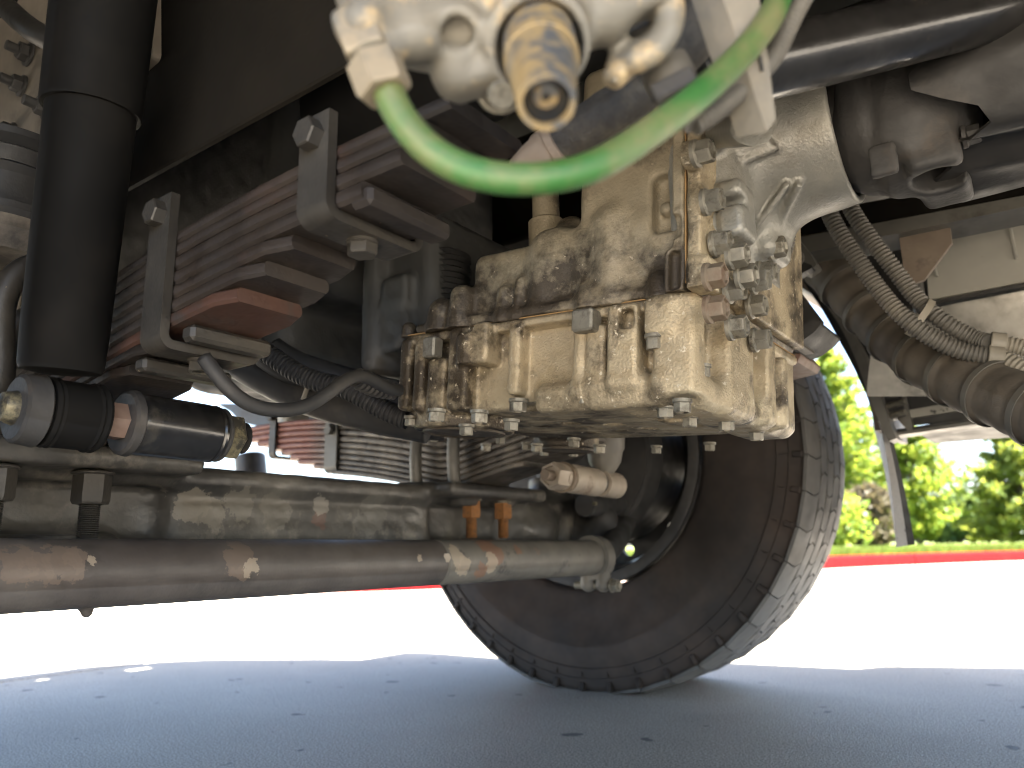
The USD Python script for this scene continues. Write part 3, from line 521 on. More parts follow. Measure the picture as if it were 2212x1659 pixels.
ns.part('spacer_bar', box((x1 + .020, NY - NH + .006, zb(x1, 8) - .003), (x1 + .036, NY + NH + .006, zb(x1, 8) + .010), .005), 'clip_steel')
ns.part('spacer_bar', box((x1 - .045, NY - NH + .004, zb(x1, 10) + .001), (x1 - .029, NY + NH + .012, zb(x1, 9) + .003), .005), 'clip_steel')
def ubolt(name, label, xs, yc, hw, zt, zbm, look):
    for x in xs:
        P = [(x, yc - hw - .012, zbm), (x, yc - hw - .012, zt - .02), (x, yc - hw + .004, zt), (x, yc, zt + .004), (x, yc + hw - .004, zt), (x, yc + hw + .012, zt - .02), (x, yc + hw + .012, zbm)]
        single(name, tube(P, .0105, 18, 60), look, label % ('rear' if x > SX else 'front'), 'u-bolt', smooth=True)
ubolt('u_bolt', 'dark %s u-bolt clamping the near spring to the axle behind the shock absorber', (-.83, -.915), NY, NH, .545, .40, 'clip_steel')
FY, FH = 1.035, .0475
fs = spring('leaf_spring', 'far leaf spring pack with reddish forward leaves above the axle', FY, FH, lambda i: 'leaf_steel')
for k, (px, py, i) in enumerate([(650, 960, 0)]): pass
ubolt('u_bolt', 'brown grey %s u-bolt clamping the far spring onto the axle pad', (-.83, -.915), FY, FH, .545, .40, 'beam_grey')
x = V(719, 960, 'Y', FY - FH)[0]; u_clip(fs, x, FY, FH, zb(x, 9) - .002, .552, .034, .005, look='beam_grey'); fs.part('clip_hole_bolt', hexhead((x, FY - FH - .006, .542), -Y_, .012, .003, None), 'black_paint')
x = V(592, 955, 'Y', FY - FH)[0]; u_clip(fs, x, FY, FH, zb(x, 6) - .002, .60, .020, .005, look='clip_steel')
# red leaves of the front half: the same leaves, rusty red, lie over the dark ones ahead of the clip

# ------------------------------------------------------------------ shock absorber and its lower pin
sb, st = V(133, 792, 'Y', .268), V(234, -70, 'Y', .255); d = unit(st - sb); L = np.linalg.norm(st - sb)
sh = Thing('shock_absorber', 'large matt black shock absorber standing at the left of the photo', 'shock absorber', sb)
tj = L * .62
wr = lambda px, y: px2m(px, at_depth(V(150, y, 'Y', .262))) / 2
sh.part('damper_body', lathe([(-.006, .015), (-.004, .029), (.0, wr(172, 790)), (.03, wr(178, 790)), (tj + .03, wr(172, 280))], sb, d, 56), 'shock_paint')
sh.part('dust_tube', lathe([(tj, wr(170, 270)), (tj, wr(186, 270)), (tj + .003, wr(190, 270)), (L + .08, wr(196, 60)), (L + .08, .02)], sb, d, 56), 'shock_paint')
pin0 = V(60, 885, 'X', -.655); pin1 = V(520, 946, 'X', -.655); pd = unit(pin1 - pin0)
def at_pin(px): n = np.cross(UP, ray(px, 900)); return pin0 + pd * (np.dot(EYE - pin0, n) / np.dot(pd, n))
def span(a, b): return at_pin(a), at_pin(b)
def pin_part(name, a, b, ra, rb, look, prof=None):
    p, q = span(a, b); L_ = np.linalg.norm(q - p); return sh.part(name, lathe(prof(L_) if prof else [(0, ra * .9), (.002, ra), (L_ - .002, rb), (L_, rb * .9)], p, pd, 44), look)
pin_part('eye', 88, 212, 0, 0, 'shock_paint', lambda l: [(0, .022), (.001, .0275), (.004, .0285), (.006, .0275), (.008, .0285), (.010, .0275), (l - .010, .0275), (l - .008, .0290), (l - .006, .0275), (l - .003, .0290), (l, .027), (l, .02)])
pin_part('eye_washer', 30, 86, .027, .029, 'dark_iron'); p, q = span(8, 34); sh.part('pin_end', lathe([(0, .004), (.002, .011), (.012, .014), (.03, .016)], p - pd * .004, pd, 30), 'gold_nut')
p, q = span(205, 275); sh.part('hex_spacer', hexhead(p, pd, .029, np.linalg.norm(q - p), None, dish=False), 'rusty_bar')
pin_part('rubber_washer', 262, 285, .028, .029, 'black_rubber')
pin_part('spacer_tube', 285, 462, 0, 0, 'gloss_black', lambda l: [(0, .020), (0, .0255), (.004, .027), (l - .014, .027), (l - .006, .0265), (l - .005, .025), (l - .003, .027), (l, .026), (l, .015)])
pin_part('pin_washer', 463, 476, .0258, .0258, 'dark_iron'); p, q = span(474, 508); sh.part('pin_nut', hexhead(p, pd, .040, np.linalg.norm(q - p), None, spin=.2, dish=False), 'gold_nut')
p, q = span(506, 528); sh.part('pin_thread', ribs_thread(p, pd, np.linalg.norm(q - p), .0155, .0018), 'dark_iron')

fp0, fp1 = V(1196, 1028, 'X', -.655), V(1334, 1050, 'X', -.655); fd_ = unit(fp1 - fp0)
def at_far(px): n = np.cross(UP, ray(px, 1040)); return fp0 + fd_ * (np.dot(EYE - fp0, n) / np.dot(fd_, n))
sf = Thing('shock_absorber', 'far shock absorber lower end with tan sleeve and big nut under the gearbox', 'shock absorber', fp0)
sf.part('pin', cyl(at_far(1176), at_far(1200), .0085), 'brown_plate'); sf.part('nut', hexhead(at_far(1214), -fd_, .038, np.linalg.norm(at_far(1214) - at_far(1188)), 1.12, .3), 'tan_steel')
def sfp(n_, a, b, r_, look): p, q = at_far(a), at_far(b); l = np.linalg.norm(q - p); sf.part(n_, lathe([(0, r_ * .8), (.002, r_), (l * .12, r_ * .96), (l * .16, r_), (l - .004, r_), (l, r_ * .85)], p, fd_, 40), look)
sfp('washer', 1213, 1222, .0245, 'bolt_rust'); sfp('sleeve', 1222, 1288, .0235, 'tan_steel'); sfp('neck', 1288, 1298, .017, 'dark_iron'); sfp('eye', 1296, 1332, .0225, 'tan_steel')
e_ = at_far(1306); sf.part('damper_body', lathe([(0, .010), (.012, .020), (.026, .028), (.045, .031), (.05, .034), (.40, .034)], e_ + [0, 0, .012], unit([.06, .02, 1]), 40), 'grey_rod')

# ------------------------------------------------------------------ frame rails, cross members, cab underside
def rail(name, label, y0, y1, zb_, zt, x0, x1, web_y, look='frame_paint'):
    t = Thing(name, label, 'frame rail', ((x0 + x1) / 2, y0, zb_)); c = .006
    t.part('web', box((x0, web_y - .004, zb_), (x1, web_y + .004, zt), .002), look)
    for z in ((zt,) if zb_ < .7 else (zb_, zt)): t.part('flange', box((x0, min(y0, web_y), z - .004), (x1, max(y1, web_y), z + .004), .002), look)
    return t
nr = rail('frame_rail', 'wide dark brown frame rail filling the upper left of the photo', .352, .43, .668, .96, -1.65, 3.2, .352)
fr = rail('frame_rail', 'far dark frame rail behind the gearbox', .96, 1.04, .80, .98, -1.65, 3.2, 1.04)
pl = Thing('mounting_plate', 'dusty steel plate with hexagon bolts at the upper left corner', 'mounting plate', (-1.1, .33, .7))
pq = [V(x, y, 'Y', .338) for x, y in ((-260, -160), (330, -160), (330, 120), (95, 330), (-260, 330))]
pl.part('plate', prism(pq, (0, .009, 0), .006), 'dusty_plate')
for px, py, s in ((62, 118, 1.1), (48, 186, 1.), (102, 235, 1.), (26, 286, .9), (-30, 240, 1.)):
    p = V(px, py, 'Y', .336); sp = rng.uniform(0, 1); pl.part('bolt', [hexhead(p, -Y_, .019 * s, .013, 1.5, sp, dish=False), cyl(p - [0, .012, 0], p - [0, .026, 0], .0062)], 'dark_iron')
p0, p1 = V(-60, -30, 'Y', .26), V(122, 92, 'Y', .30)
single('air_pipe', tube([p0, (p0 + p1) / 2, p1, p1 + [.03, .04, -.01]], .0125, 18, 30), 'black_paint', 'dark air pipe slanting across the bolted plate in the top left corner', 'pipe', smooth=True)
bc = V(20, 330, 'X', -.86); zt_, zb2 = bc[2], V(20, 510, 'X', -.86)[2]
bu = Thing('bump_stop', 'dark ribbed rubber bump stop behind the shock absorber at the left edge', 'bump stop', (bc[0], bc[1], zb2))
prof = []; H = zt_ - zb2
for f, r_ in ((0, .062), (.06, .066), (.14, .066), (.18, .055), (.3, .053), (.52, .054), (.60, .060), (.64, .056), (.80, .060), (.84, .054), (.92, .064), (1., .064)): prof.append((f * H, r_))
bu.part('rubber', lathe(prof, (bc[0], bc[1], zb2), Z_, 48), 'black_rubber'); bu.part('seat', lathe([(-.03, .05), (-.012, .062), (0, .062)], (bc[0], bc[1], zb2), Z_, 40), 'dusty_plate')
bu.part('bracket', box((bc[0] - .09, bc[1] - .05, zb2 - .14), (bc[0] - .05, bc[1] + .05, zb2 - .03), .004), 'dusty_plate')
P = [V(-12, 850, 'X', -.745), V(0, 700, 'X', -.745), V(12, 630, 'X', -.745), V(45, 588, 'X', -.745), V(95, 575, 'X', -.75)]
single('anti_roll_bar_link', tube(P, .0115, 18, 50), 'clip_steel', 'dark bent rod curving behind the shock absorber at the left edge', 'bent rod', smooth=True)

# cab underside: closes the view upward
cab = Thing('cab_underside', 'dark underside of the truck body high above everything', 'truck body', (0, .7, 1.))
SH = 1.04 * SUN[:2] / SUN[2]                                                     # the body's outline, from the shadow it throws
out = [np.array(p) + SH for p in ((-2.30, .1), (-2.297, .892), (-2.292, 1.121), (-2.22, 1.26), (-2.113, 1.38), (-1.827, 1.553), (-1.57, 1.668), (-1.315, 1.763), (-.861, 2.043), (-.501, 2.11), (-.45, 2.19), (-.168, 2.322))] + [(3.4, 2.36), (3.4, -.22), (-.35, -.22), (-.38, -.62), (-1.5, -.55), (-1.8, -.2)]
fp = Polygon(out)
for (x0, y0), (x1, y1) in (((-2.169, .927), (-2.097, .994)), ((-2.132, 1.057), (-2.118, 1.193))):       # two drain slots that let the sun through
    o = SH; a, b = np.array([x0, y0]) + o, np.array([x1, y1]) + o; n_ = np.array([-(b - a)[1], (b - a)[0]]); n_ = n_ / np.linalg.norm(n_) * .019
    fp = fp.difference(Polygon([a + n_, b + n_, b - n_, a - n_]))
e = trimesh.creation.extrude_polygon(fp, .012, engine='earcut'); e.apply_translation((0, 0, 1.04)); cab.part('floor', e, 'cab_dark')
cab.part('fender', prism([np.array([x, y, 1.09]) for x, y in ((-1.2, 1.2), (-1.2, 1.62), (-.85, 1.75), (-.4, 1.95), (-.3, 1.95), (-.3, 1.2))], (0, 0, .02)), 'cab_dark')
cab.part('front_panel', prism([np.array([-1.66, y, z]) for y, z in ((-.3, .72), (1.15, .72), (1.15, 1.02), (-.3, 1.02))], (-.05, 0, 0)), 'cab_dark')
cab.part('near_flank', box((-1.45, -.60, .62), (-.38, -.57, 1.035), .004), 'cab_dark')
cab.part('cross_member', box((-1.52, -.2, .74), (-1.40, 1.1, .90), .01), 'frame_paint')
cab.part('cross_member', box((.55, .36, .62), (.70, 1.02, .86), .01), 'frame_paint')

# ------------------------------------------------------------------ engine in the dark behind
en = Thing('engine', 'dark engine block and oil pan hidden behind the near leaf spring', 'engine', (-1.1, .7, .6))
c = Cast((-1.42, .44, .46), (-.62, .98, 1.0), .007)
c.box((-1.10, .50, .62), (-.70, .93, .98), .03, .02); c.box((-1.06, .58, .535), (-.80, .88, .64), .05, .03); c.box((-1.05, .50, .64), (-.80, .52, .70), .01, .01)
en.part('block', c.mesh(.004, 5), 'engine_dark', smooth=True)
f0 = V(815, 700, 'Y', .62)
c = Cast(f0 + [-.08, -.08, -.15], f0 + [.13, .24, .20], .004)
c.box(f0 + [-.012, -.02, -.062], f0 + [.016, .2, .115], .012, .008); c.box(f0 + [.0, .0, -.05], f0 + [.09, .2, .13], .02, .012); c.cyl(f0 + [.03, -.012, -.012], f0 + [.03, .02, -.012], .03, k=.01); c.box(f0 + [.02, -.015, .01], f0 + [.06, .02, .05], .006, .008)
en.part('bell_housing', c.mesh(.002, 6), 'engine_dark', smooth=True)
b0 = V(953, 690, 'Y', .66); b1 = V(958, 545, 'Y', .66); k = 12; prof = []
for i in range(k): prof += [(i / k, .034), ((i + .5) / k, .028)]
en.part('bellows', lathe([(t * np.linalg.norm(b1 - b0), r_) for t, r_ in prof], b0, b1 - b0, 36), 'black_rubber', smooth=60)
pp = V(1180, 478, 'Y', .68); pt = V(1176, 380, 'Y', .68)
en.part('breather_pipe', [cyl(pp - [0, 0, .05], pp, .0205), cyl(pp, pt + [0, 0, .05], .0155)], 'grimy_aluminium')
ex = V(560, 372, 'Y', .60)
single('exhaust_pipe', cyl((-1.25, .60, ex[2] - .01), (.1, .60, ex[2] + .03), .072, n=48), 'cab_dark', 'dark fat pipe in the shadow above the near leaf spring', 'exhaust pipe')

# ------------------------------------------------------------------ gearbox
GO = np.array([-.252, .592, .427]); ca = math.atan(.066); GU = np.array([-math.cos(ca), 0, math.sin(ca)]); GV = Y_; GW = np.cross(GV, GU) * 1.0
if GW[2] < 0: GW = -GW
GM = np.eye(4); GM[:3, 0] = GU; GM[:3, 1] = GV; GM[:3, 2] = GW; GM[:3, 3] = GO
def loc(p): return np.stack([(np.asarray(p) - GO) @ GU, (np.asarray(p) - GO) @ GV, (np.asarray(p) - GO) @ GW], -1)
def glob(q): return GO + q[0] * GU + q[1] * GV + q[2] * GW
def near(px, py, v=0.): return loc(VP(px, py, GO + GV * v, GV))          # on the near side face
def rear(px, py, u=0.): return loc(VP(px, py, GO + GU * u, GU))          # on the rear face
def bot(px, py, w=0.): return loc(VP(px, py, GO + GW * w, GW))           # on the underside
gb = Thing('gearbox', 'large dirty cast aluminium gearbox in the middle of the photo', 'gearbox', GO)
PW, PL, PH = .285, near(868, 880)[0], .088
c = Cast((-.03, -.035, -.02), (PL + .02, PW + .03, PH + .012), .0022, GM)
c.box((.006, .0145, 0), (PL - .004, PW, PH), .006, 0)
c.box((-.006, .0, PH - .010), (PL, PW + .008, PH), .003, .004)                         # gasket flange
rc = lambda a, b, z0, z1, pr_, k=.0035: c.box((min(near(a, 800)[0], near(b, 800)[0]), -pr_, z0), (max(near(a, 800)[0], near(b, 800)[0]), .03, z1), .0055, k)
for a, b, z0, z1, pr_ in ((868, 890, .004, PH - .004, .006), (897, 918, .002, .082, .005), (926, 965, .0, .058, .004), (972, 1014, .0, PH, .006), (1030, 1064, .045, PH, .012), (1098, 1124, .012, PH - .006, .004), (1238, 1262, .006, PH, .004), (1264, 1308, .010, .072, .003), (1317, 1384, .010, PH - .002, .009), (1446, 1496, .016, PH, .004)): rc(a, b, z0, z1, pr_)
u0, u1 = near(1400, 800)[0], near(1470, 800)[0]; c.box((u1, -.012, .052), (u0, .02, PH), .006, .008)                      # boss with the bolt under it
c.cyl((near(1018, 745)[0], -.004, .045), (near(1018, 745)[0], -.004, .078), .012, k=.006)
for a, b, z0, z1 in ((1345, 1376, .062, .080), (1128, 1232, .070, .079)): c.box((near(a, 700)[0], -.02, z0), (near(b, 700)[0], .0068 if z0 < .066 else .0085, z1), .004, .003, cut=True)
# columns of the rear face
for a, b, z0, z1, pr_ in ((1478, 1506, .0, PH - .002, .008), (1540, 1596, -.008, PH - .004, .016), (1632, 1650, -.004, PH - .004, .014), (1654, 1664, -.006, PH - .018, .020)):
    v0, v1 = rear(a, 850, -.0)[1], rear(b, 850, -.0)[1]; c.box((-pr_, v0, z0), (.03, v1, z1), .005, .006)
c.box((-.004, rear(1665, 850)[1] - .004, -.004), (.05, PW + .004, .080), .008, .006)
# underside: rail along the near edge, bosses, round covers' seats and pockets
c.box((.02, .0, -.007), (near(1150, 860)[0], .052, .02), .008, .014); c.box((-.012, .02, -.010), (.075, .12, .02), .012, .012); c.box((-.006, .12, -.008), (.05, PW - .01, .02), .012, .012)
C1 = bot(1004, 910, -.002); C2 = bot(1224, 958, -.002)
c.cyl((C1[0], C1[1], -.014), (C1[0], C1[1], .02), .056, k=.008); c.cyl((C1[0], C1[1], -.03), (C1[0], C1[1], -.004), .040, rd=.002, k=.002, cut=True)
c.cyl((C2[0], C2[1], -.010), (C2[0], C2[1], .02), .046, k=.008)
for px, py, r_ in ((1229, 915, .0115), (1327, 918, .0115), (1402, 926, .0105), (1279, 935, .0105), (1498, 920, .011), (1583, 935, .013), (1136, 884, .016), (1450, 884, .022)):
    q = bot(px, py); c.cyl((q[0], q[1], -.03), (q[0], q[1], .006), r_, rd=.001, k=.003, cut=True)
for px, py in ((1175, 921), (1266, 922), (1340, 931), (1221, 940), (1170, 946), (1330, 945), (1455, 918), (1100, 935), (1040, 937)):
    q = bot(px, py); c.box((q[0] - .008, q[1] - .004, -.03), (q[0] + .008, q[1] + .004, .0035), .001, .001, cut=True)
pan = gb.part('oil_pan', c.mesh(.0010, 1), 'cast_aluminium', smooth=True)
# gasket and upper case
outl = [(-.004, .002), (PL, .002), (PL, PW + .006), (-.004, PW + .006)]
gb.part('gasket', prism([glob((a, b, PH + .0004)) for a, b in outl], GW * .0012), 'gasket')
c = Cast((-.06, -.03, PH), (PL + .01, PW + .01, .36), .0026, GM); Z0 = PH + .002
c.box((.0, .012, Z0), (near(1003, 600)[0], PW, near(1003, 545)[2]), .010, 0)
c.box((.0, .010, Z0), (near(1142, 600)[0], PW, near(1142, 500)[2]), .010, .008)
c.box((.0, .008, Z0), (near(1235, 500)[0], PW, .34), .012, .010)
c.box((-.004, .0, Z0), (PL - .012, PW, Z0 + .010), .003, .008)                          # flange above the gasket
c.box((.0, .02, Z0), (PL - .02, PW, Z0 + .03), .008, .008)
for a, b, top, pr_ in ((922, 972, 640, .004), (968, 1010, 612, .006), (1012, 1030, 690, .002), (1064, 1092, 612, .004), (1102, 1118, 596, .006), (1205, 1216, 690, .003), (1238, 1290, 612, .006), (1397, 1440, 585, .010), (858, 884, 690, .0)):
    x0, x1, zt = near(a, 650)[0], near(b, 650)[0], near((a + b) / 2, top)[2]; c.cap(((x0 + x1) / 2, .010 - pr_, Z0 - .01), ((x0 + x1) / 2, .012 - pr_ * .6, zt - abs(x0 - x1) / 2), abs(x0 - x1) / 2, k=.007)
for px, y0, y1 in ((1308, 645, 470),):                                                  # long raised ribs on the case
    c.cap((near(px, y0)[0], .012, near(px, y0)[2]), (near(px, y1)[0], .016, near(px, y1)[2]), .016, .017, k=.010)
c.cap((near(1150, 640)[0], .016, near(1150, 640)[2]), (near(1160, 520)[0], .018, near(1160, 520)[2]), .012, .012, k=.012)
c.cap((near(1175, 560)[0], .03, near(1175, 560)[2]), (near(1178, 470)[0], .05, near(1178, 470)[2]), .026, .018, k=.02)
q = near(1425, 425); c.box((q[0] - .020, -.02, q[2] - .030), (q[0] + .012, .022, q[2] + .025), .007, .006, cut=True)        # deep pocket by the rear flange
c.cap((q[0], .03, q[2] - .006), (q[0], .016, q[2] - .006), .007, k=.004)
# rear flange of the case (a plate seen edge on)
e0, e1 = near(1452, 600)[0], near(1488, 600)[0]
c.box((-.002, -.012, Z0 + .004), (.010, PW, .34), .003, .006)
for a, b in ((470, 560), (560, 640)): pass
c.box((-.0015, -.0145, near(1470, 640)[2]), (.016, .03, near(1470, 545)[2]), .004, .005)
for y0, y1 in ((470, 520), (548, 632)): c.box((.002, -.03, near(1480, y1)[2]), (.012, -.004, near(1480, y0)[2]), .003, .002, cut=True)
gb.part('upper_case', c.mesh(.0012, 2), 'grimy_aluminium', smooth=True)
gb.part('gasket', prism([glob((-.0035, a, b)) for a, b in ((-.0105, Z0 + .004), (PW, Z0 + .004), (PW, .33), (-.0105, .33))], GU * .0012), 'gasket')
# tail housing behind the flange, with webs and the output barrel
AX = np.array([-.2, .722, .700]); c = Cast((-.275, .555, .505), (-.125, .92, .80), .0026)
c.box((-.262, .60, .53), (-.245, .90, .80), .004, 0)
lw = rear(1650, 752, -.004); c.box((-.258, .60, .512), (-.246, .83, .60), .005, .006)
c.cyl((-.25, AX[1], AX[2]), (-.138, AX[1] + .004, AX[2] - .002), .096, .078, rd=.002, k=.016)
c.cyl((-.16, AX[1] + .004, AX[2] - .002), (-.130, AX[1] + .004, AX[2] - .002), .0785, rd=.002, k=.006)
c.cyl((-.150, AX[1] + .004, AX[2] - .002), (-.10, AX[1] + .004, AX[2] - .002), .0715, rd=.002, k=.002, cut=True)
c.box((-.25, .62, .60), (-.205, .80, .70), .02, .02); c.box((-.25, .60, .56), (-.225, .80, .66), .012, .015)
def rib(p, q, w, k=.006, hgt=.03):
    m_ = (p + q) / 2; a = unit(q - p); inn = unit(np.array([-.10, .55, .45])); inn = unit(inn - a * (inn @ a)); ctr = m_ + inn * hgt; hf = np.array([np.linalg.norm(q - p) / 2 + w, hgt, w])
    c.box(ctr - hf, ctr + hf, w * .8, k, axes=np.stack([a, inn, np.cross(a, inn)]))
A_ = lambda px, py, x: V(px, py, 'X', x)
def on_barrel(px, py, r_):
    d = ray(px, py); o = EYE - [0, AX[1], AX[2]]; a, b, e = d[1] ** 2 + d[2] ** 2, o[1] * d[1] + o[2] * d[2], o[1] ** 2 + o[2] ** 2 - r_ ** 2; q = b * b - a * e
    return EYE + d * ((-b - math.sqrt(max(q, 0))) / a)
c.cap(V(1600, 545, 'X', -.245) + [-.004, .03, .01], on_barrel(1690, 400, .080) + [-.01, .035, .03], .030, .034, .02)
rib(V(1588, 554, 'X', -.237), on_barrel(1700, 402, .092), .0028, .004, .020); rib(V(1636, 570, 'X', -.237), on_barrel(1722, 408, .092), .0032, .004, .020)
c.box((-.25, .70, .575), (-.20, .76, .64), .012, .012)
rib(V(1512, 388, 'X', -.240), on_barrel(1674, 322, .091), .0036, .004, .016); rib(on_barrel(1606, 322, .101), on_barrel(1655, 307, .094), .0045, .006, .012)
c.cap(A_(1562, 500, -.235), A_(1580, 478, -.222), .0165, .013, .010); c.cap(A_(1577, 512, -.232), A_(1578, 470, -.226), .014, .011, .010)
c.box(A_(1585, 488, -.21) - [.012, .010, .012], A_(1600, 440, -.21) + [.012, .006, .012], .007, .008); c.box(A_(1585, 428, -.205) - [.02, .018, .004], A_(1585, 428, -.205) + [.03, .015, .004], .003, .006, cut=True)
c.cap(A_(1500, 292, -.25), A_(1660, 278, -.15), .014, .012, .012)
tail = c.mesh(.0008, 4)
c = Cast((-.035, -.03, PH), (.0, PW + .02, .36), .0024, GM); FU = -.017
c.box((FU, -.012, PH + .006), (-.0042, PW, .35), .003, 0)
z0_, z1_ = rear(1510, 690, FU)[2], rear(1510, 548, FU)[2]; c.box((FU - .008, -.016, z0_), (-.0045, .012, z1_), .005, .004)
for px, py in ((1516, 333), (1537, 437), (1556, 528), (1542, 599), (1586, 629), (1634, 663), (1544, 669), (1591, 708), (1643, 735)): q = rear(px - 14, py, FU); c.cyl((FU - .003, q[1], q[2]), (FU + .01, q[1], q[2]), .0125, rd=.002, k=.006)
th_ = gb.part('tail_housing', tail, 'gear_silver', smooth=True); gb.part('tail_flange', c.mesh(.0008, 14), 'cast_aluminium', smooth=True)
def face_bolt(px, py, u, look='bolt_steel', s=1.):
    q = rear(px - 14, py, u); gb.part('bolt', hexhead(glob(q), -GU, .0182 * s, .0150 * s, 1.30, rng.uniform(0, 1)), look)
for px, py, u, lk in ((1516, 333, FU - .003, 0), (1537, 437, FU - .003, 0), (1556, 528, FU - .003, 0), (1591, 555, FU - .014, 0), (1677, 537, FU - .014, 0), (1542, 599, FU - .008, 1), (1586, 629, FU - .003, 0), (1611, 599, FU - .016, 0), (1639, 609, FU - .018, 0), (1654, 591, FU - .016, 0), (1634, 663, FU - .003, 0), (1544, 669, FU - .008, 1), (1591, 708, FU - .003, 0), (1643, 735, FU - .003, 0)):
    face_bolt(px, py, u, 'bolt_rust' if lk else 'bolt_steel')
def bolt_at(q, ax_, s=1., look='bolt_steel', w=1.3, parent=None): gb.part('bolt', hexhead(glob(q), ax_, .0118 * s, .0095 * s, w, rng.uniform(0, 1)), look, parent=parent)
for px, py, w in ((987, 858, .006), (1117, 868, .006), (1260, 850, .010), (940, 862, .002)): q = near(px, py, .004); bolt_at((q[0], .006, q[2] + .002), -GW, 1.25)
for px, py in ((1415, 734),): q = near(px, py, -.004); bolt_at((q[0], -.003, .053), -GW, 1.3)
for px, py, u in ((1516, 790, -.003), (1605, 838, -.003)): q = rear(px, py, u); bolt_at((u, q[1], q[2]), -GW, 1.05)
for px, py, w in ((889, 901, -.001), (910, 916, -.001), (944, 886, -.016), (1036, 889, -.016), (1008, 919, -.016), (1105, 908, -.014), (935, 938, -.002), (1082, 943, -.001), (1050, 960, -.001), (1138, 957, -.001), (1176, 971, -.001), (1240, 948, -.011), (1239, 972, -.001), (1490, 899, -.010), (1569, 907, -.010), (1437, 878, -.006), (1474, 865, -.008), (1634, 931, -.008), (1418, 964, -.001), (1533, 957, -.001), (1295, 962, -.011), (1160, 960, -.011)):
    q = bot(px, py, w); bolt_at((q[0], q[1], w), -GW, 1.05)
sp_ = near(1272, 697, -.002); gb.part('square_plug', obox(glob((sp_[0], -.006, sp_[2])), (.011, .010, .0105), np.stack([GU, GV, GW]), .002), 'bolt_steel')
sp_ = near(936, 752, -.002); gb.part('square_plug', obox(glob((sp_[0], -.003, sp_[2])), (.0085, .008, .011), np.stack([GU, GV, GW]), .002), 'bolt_steel')
cp = gb.part('cover_plate', lathe([(0, .046), (.004, .046), (.005, .040), (.003, .037), (.0025, .01)], glob((C1[0], C1[1], -.0125)), -GW, 48), 'grimy_aluminium')
cp = gb.part('cover_plate', lathe([(0, .040), (.004, .040), (.005, .035), (.0035, .033), (.003, .01)], glob((C2[0], C2[1], -.009)), -GW, 48), 'grimy_aluminium')
q = near(855, 835, .02); gb.part('end_fitting', [cyl(glob((PL - .004, .05, .022)), glob((PL + .02, .05, .022)), .012), hexhead(glob((PL + .018, .05, .022)), GU, .02, .012, None)], 'bolt_steel')

# ------------------------------------------------------------------ propeller shaft yoke and torn boot
yk = Thing('shaft_yoke', 'dark cast universal joint yoke behind the gearbox output', 'yoke', (-.08, .72, .66))
c = Cast((-.15, .59, .56), (.02, .90, .80), .003)
c.cyl((-.128, .725, .692), (-.108, .725, .692), .052, .060, rd=.006, k=.01); c.cap((-.098, .732, .682), (-.088, .732, .680), .062, .066, .012)
c.box((-.082, .685, .612), (-.040, .79, .70), .008, .010); c.box((-.080, .70, .66), (-.044, .78, .74), .01, .01)
oc = np.array([-.060, .722, .614]); od = unit([.0, -.40, -.92]); c.cyl(oc + od * .03, oc - od * .05, .0225, rd=.003, k=.005, cut=True)
q_ = V(1905, 345, 'Y', .667); c.box(q_ - [.010, .004, .014], q_ + [.012, .006, .014], .002, .003)
yk.part('casting', c.mesh(.002, 9), 'dark_iron', smooth=True); p = V(2082, 296, 'Y', .70); yk.part('bolt', hexhead(p, X_, .014, .012, 1.4), 'dark_iron')
yk.part('shaft', [cyl((-.01, .73, .69), (.9, .735, .66), .045, n=40), cyl((-.16, .726, .698), (-.12, .726, .698), .05)], 'black_paint')
bt = Thing('torn_boot', 'torn dark rubber boot with a ragged rim above the yoke', 'rubber boot', (0, .73, .75)); R = []
for k, x in enumerate(np.linspace(-.05, .10, 14)):
    a = np.linspace(0, 2 * math.pi, 48, endpoint=False); ww = (1 - k / 13); r_ = .094 + .012 * k / 13 + ww * .016 * np.sin(a * 5 + .7) + .006 * np.sin(a * 11)
    off = -.02 * np.sin(a * 4 + 1) * ww - .015 * np.sin(a * 9) * ww; R.append(np.stack([x + off, .735 + r_ * np.cos(a), .715 + r_ * np.sin(a)], 1))
R2 = [r_ * 1 for r_ in R]; inn = [np.stack([r_[:, 0], .735 + (r_[:, 1] - .735) * .96, .715 + (r_[:, 2] - .715) * .96], 1) for r_ in R]
bt.part('rubber', loft(np.array(R2 + inn[::-1] + [R2[0]]), caps=False), 'black_rubber', smooth=50)

# ------------------------------------------------------------------ long black tube upper right
p0, p1 = V(1500, 178, 'D', .56), V(2500, -68, 'D', .62)
single('torque_tube', cyl(p0, p1, .0258, n=48), 'gloss_black', 'glossy black steel tube slanting to the upper right corner', 'tube')

# ------------------------------------------------------------------ right hand side: hanger, beam, panels, duct, conduits, fender, flap
hg = Thing('spring_hanger', 'black spring hanger with a castle nut between gearbox and fender strip', 'spring hanger', V(1700, 690, 'Y', 1.04))
Q = lambda pts, y: [V(x, yy_, 'Y', y) for x, yy_ in pts]
hg.part('side_plate', prism(Q([(1560, 560), (1690, 582), (1772, 690), (1762, 716), (1700, 738), (1640, 730), (1560, 730)], 1.03), (0, .02, 0), .004), 'black_paint')
hg.part('side_plate', prism(Q([(1560, 500), (1760, 575), (1700, 608), (1680, 600), (1560, 600)], 1.12), (0, .02, 0), .003), 'black_paint')
P = Q([(1698, 752), (1730, 738), (1760, 716), (1778, 694), (1752, 690), (1716, 716), (1690, 734)], 1.015); hg.part('rolled_end', prism(P, (0, .10, 0), .004), 'dark_iron', label='rolled lower end of the hanger')
n0 = V(1700, 676, 'Y', 1.028); nt = hg.part('castle_nut', hexhead(n0, -Y_, .040, .014, 1.1, .4, dish=False), 'dark_iron')
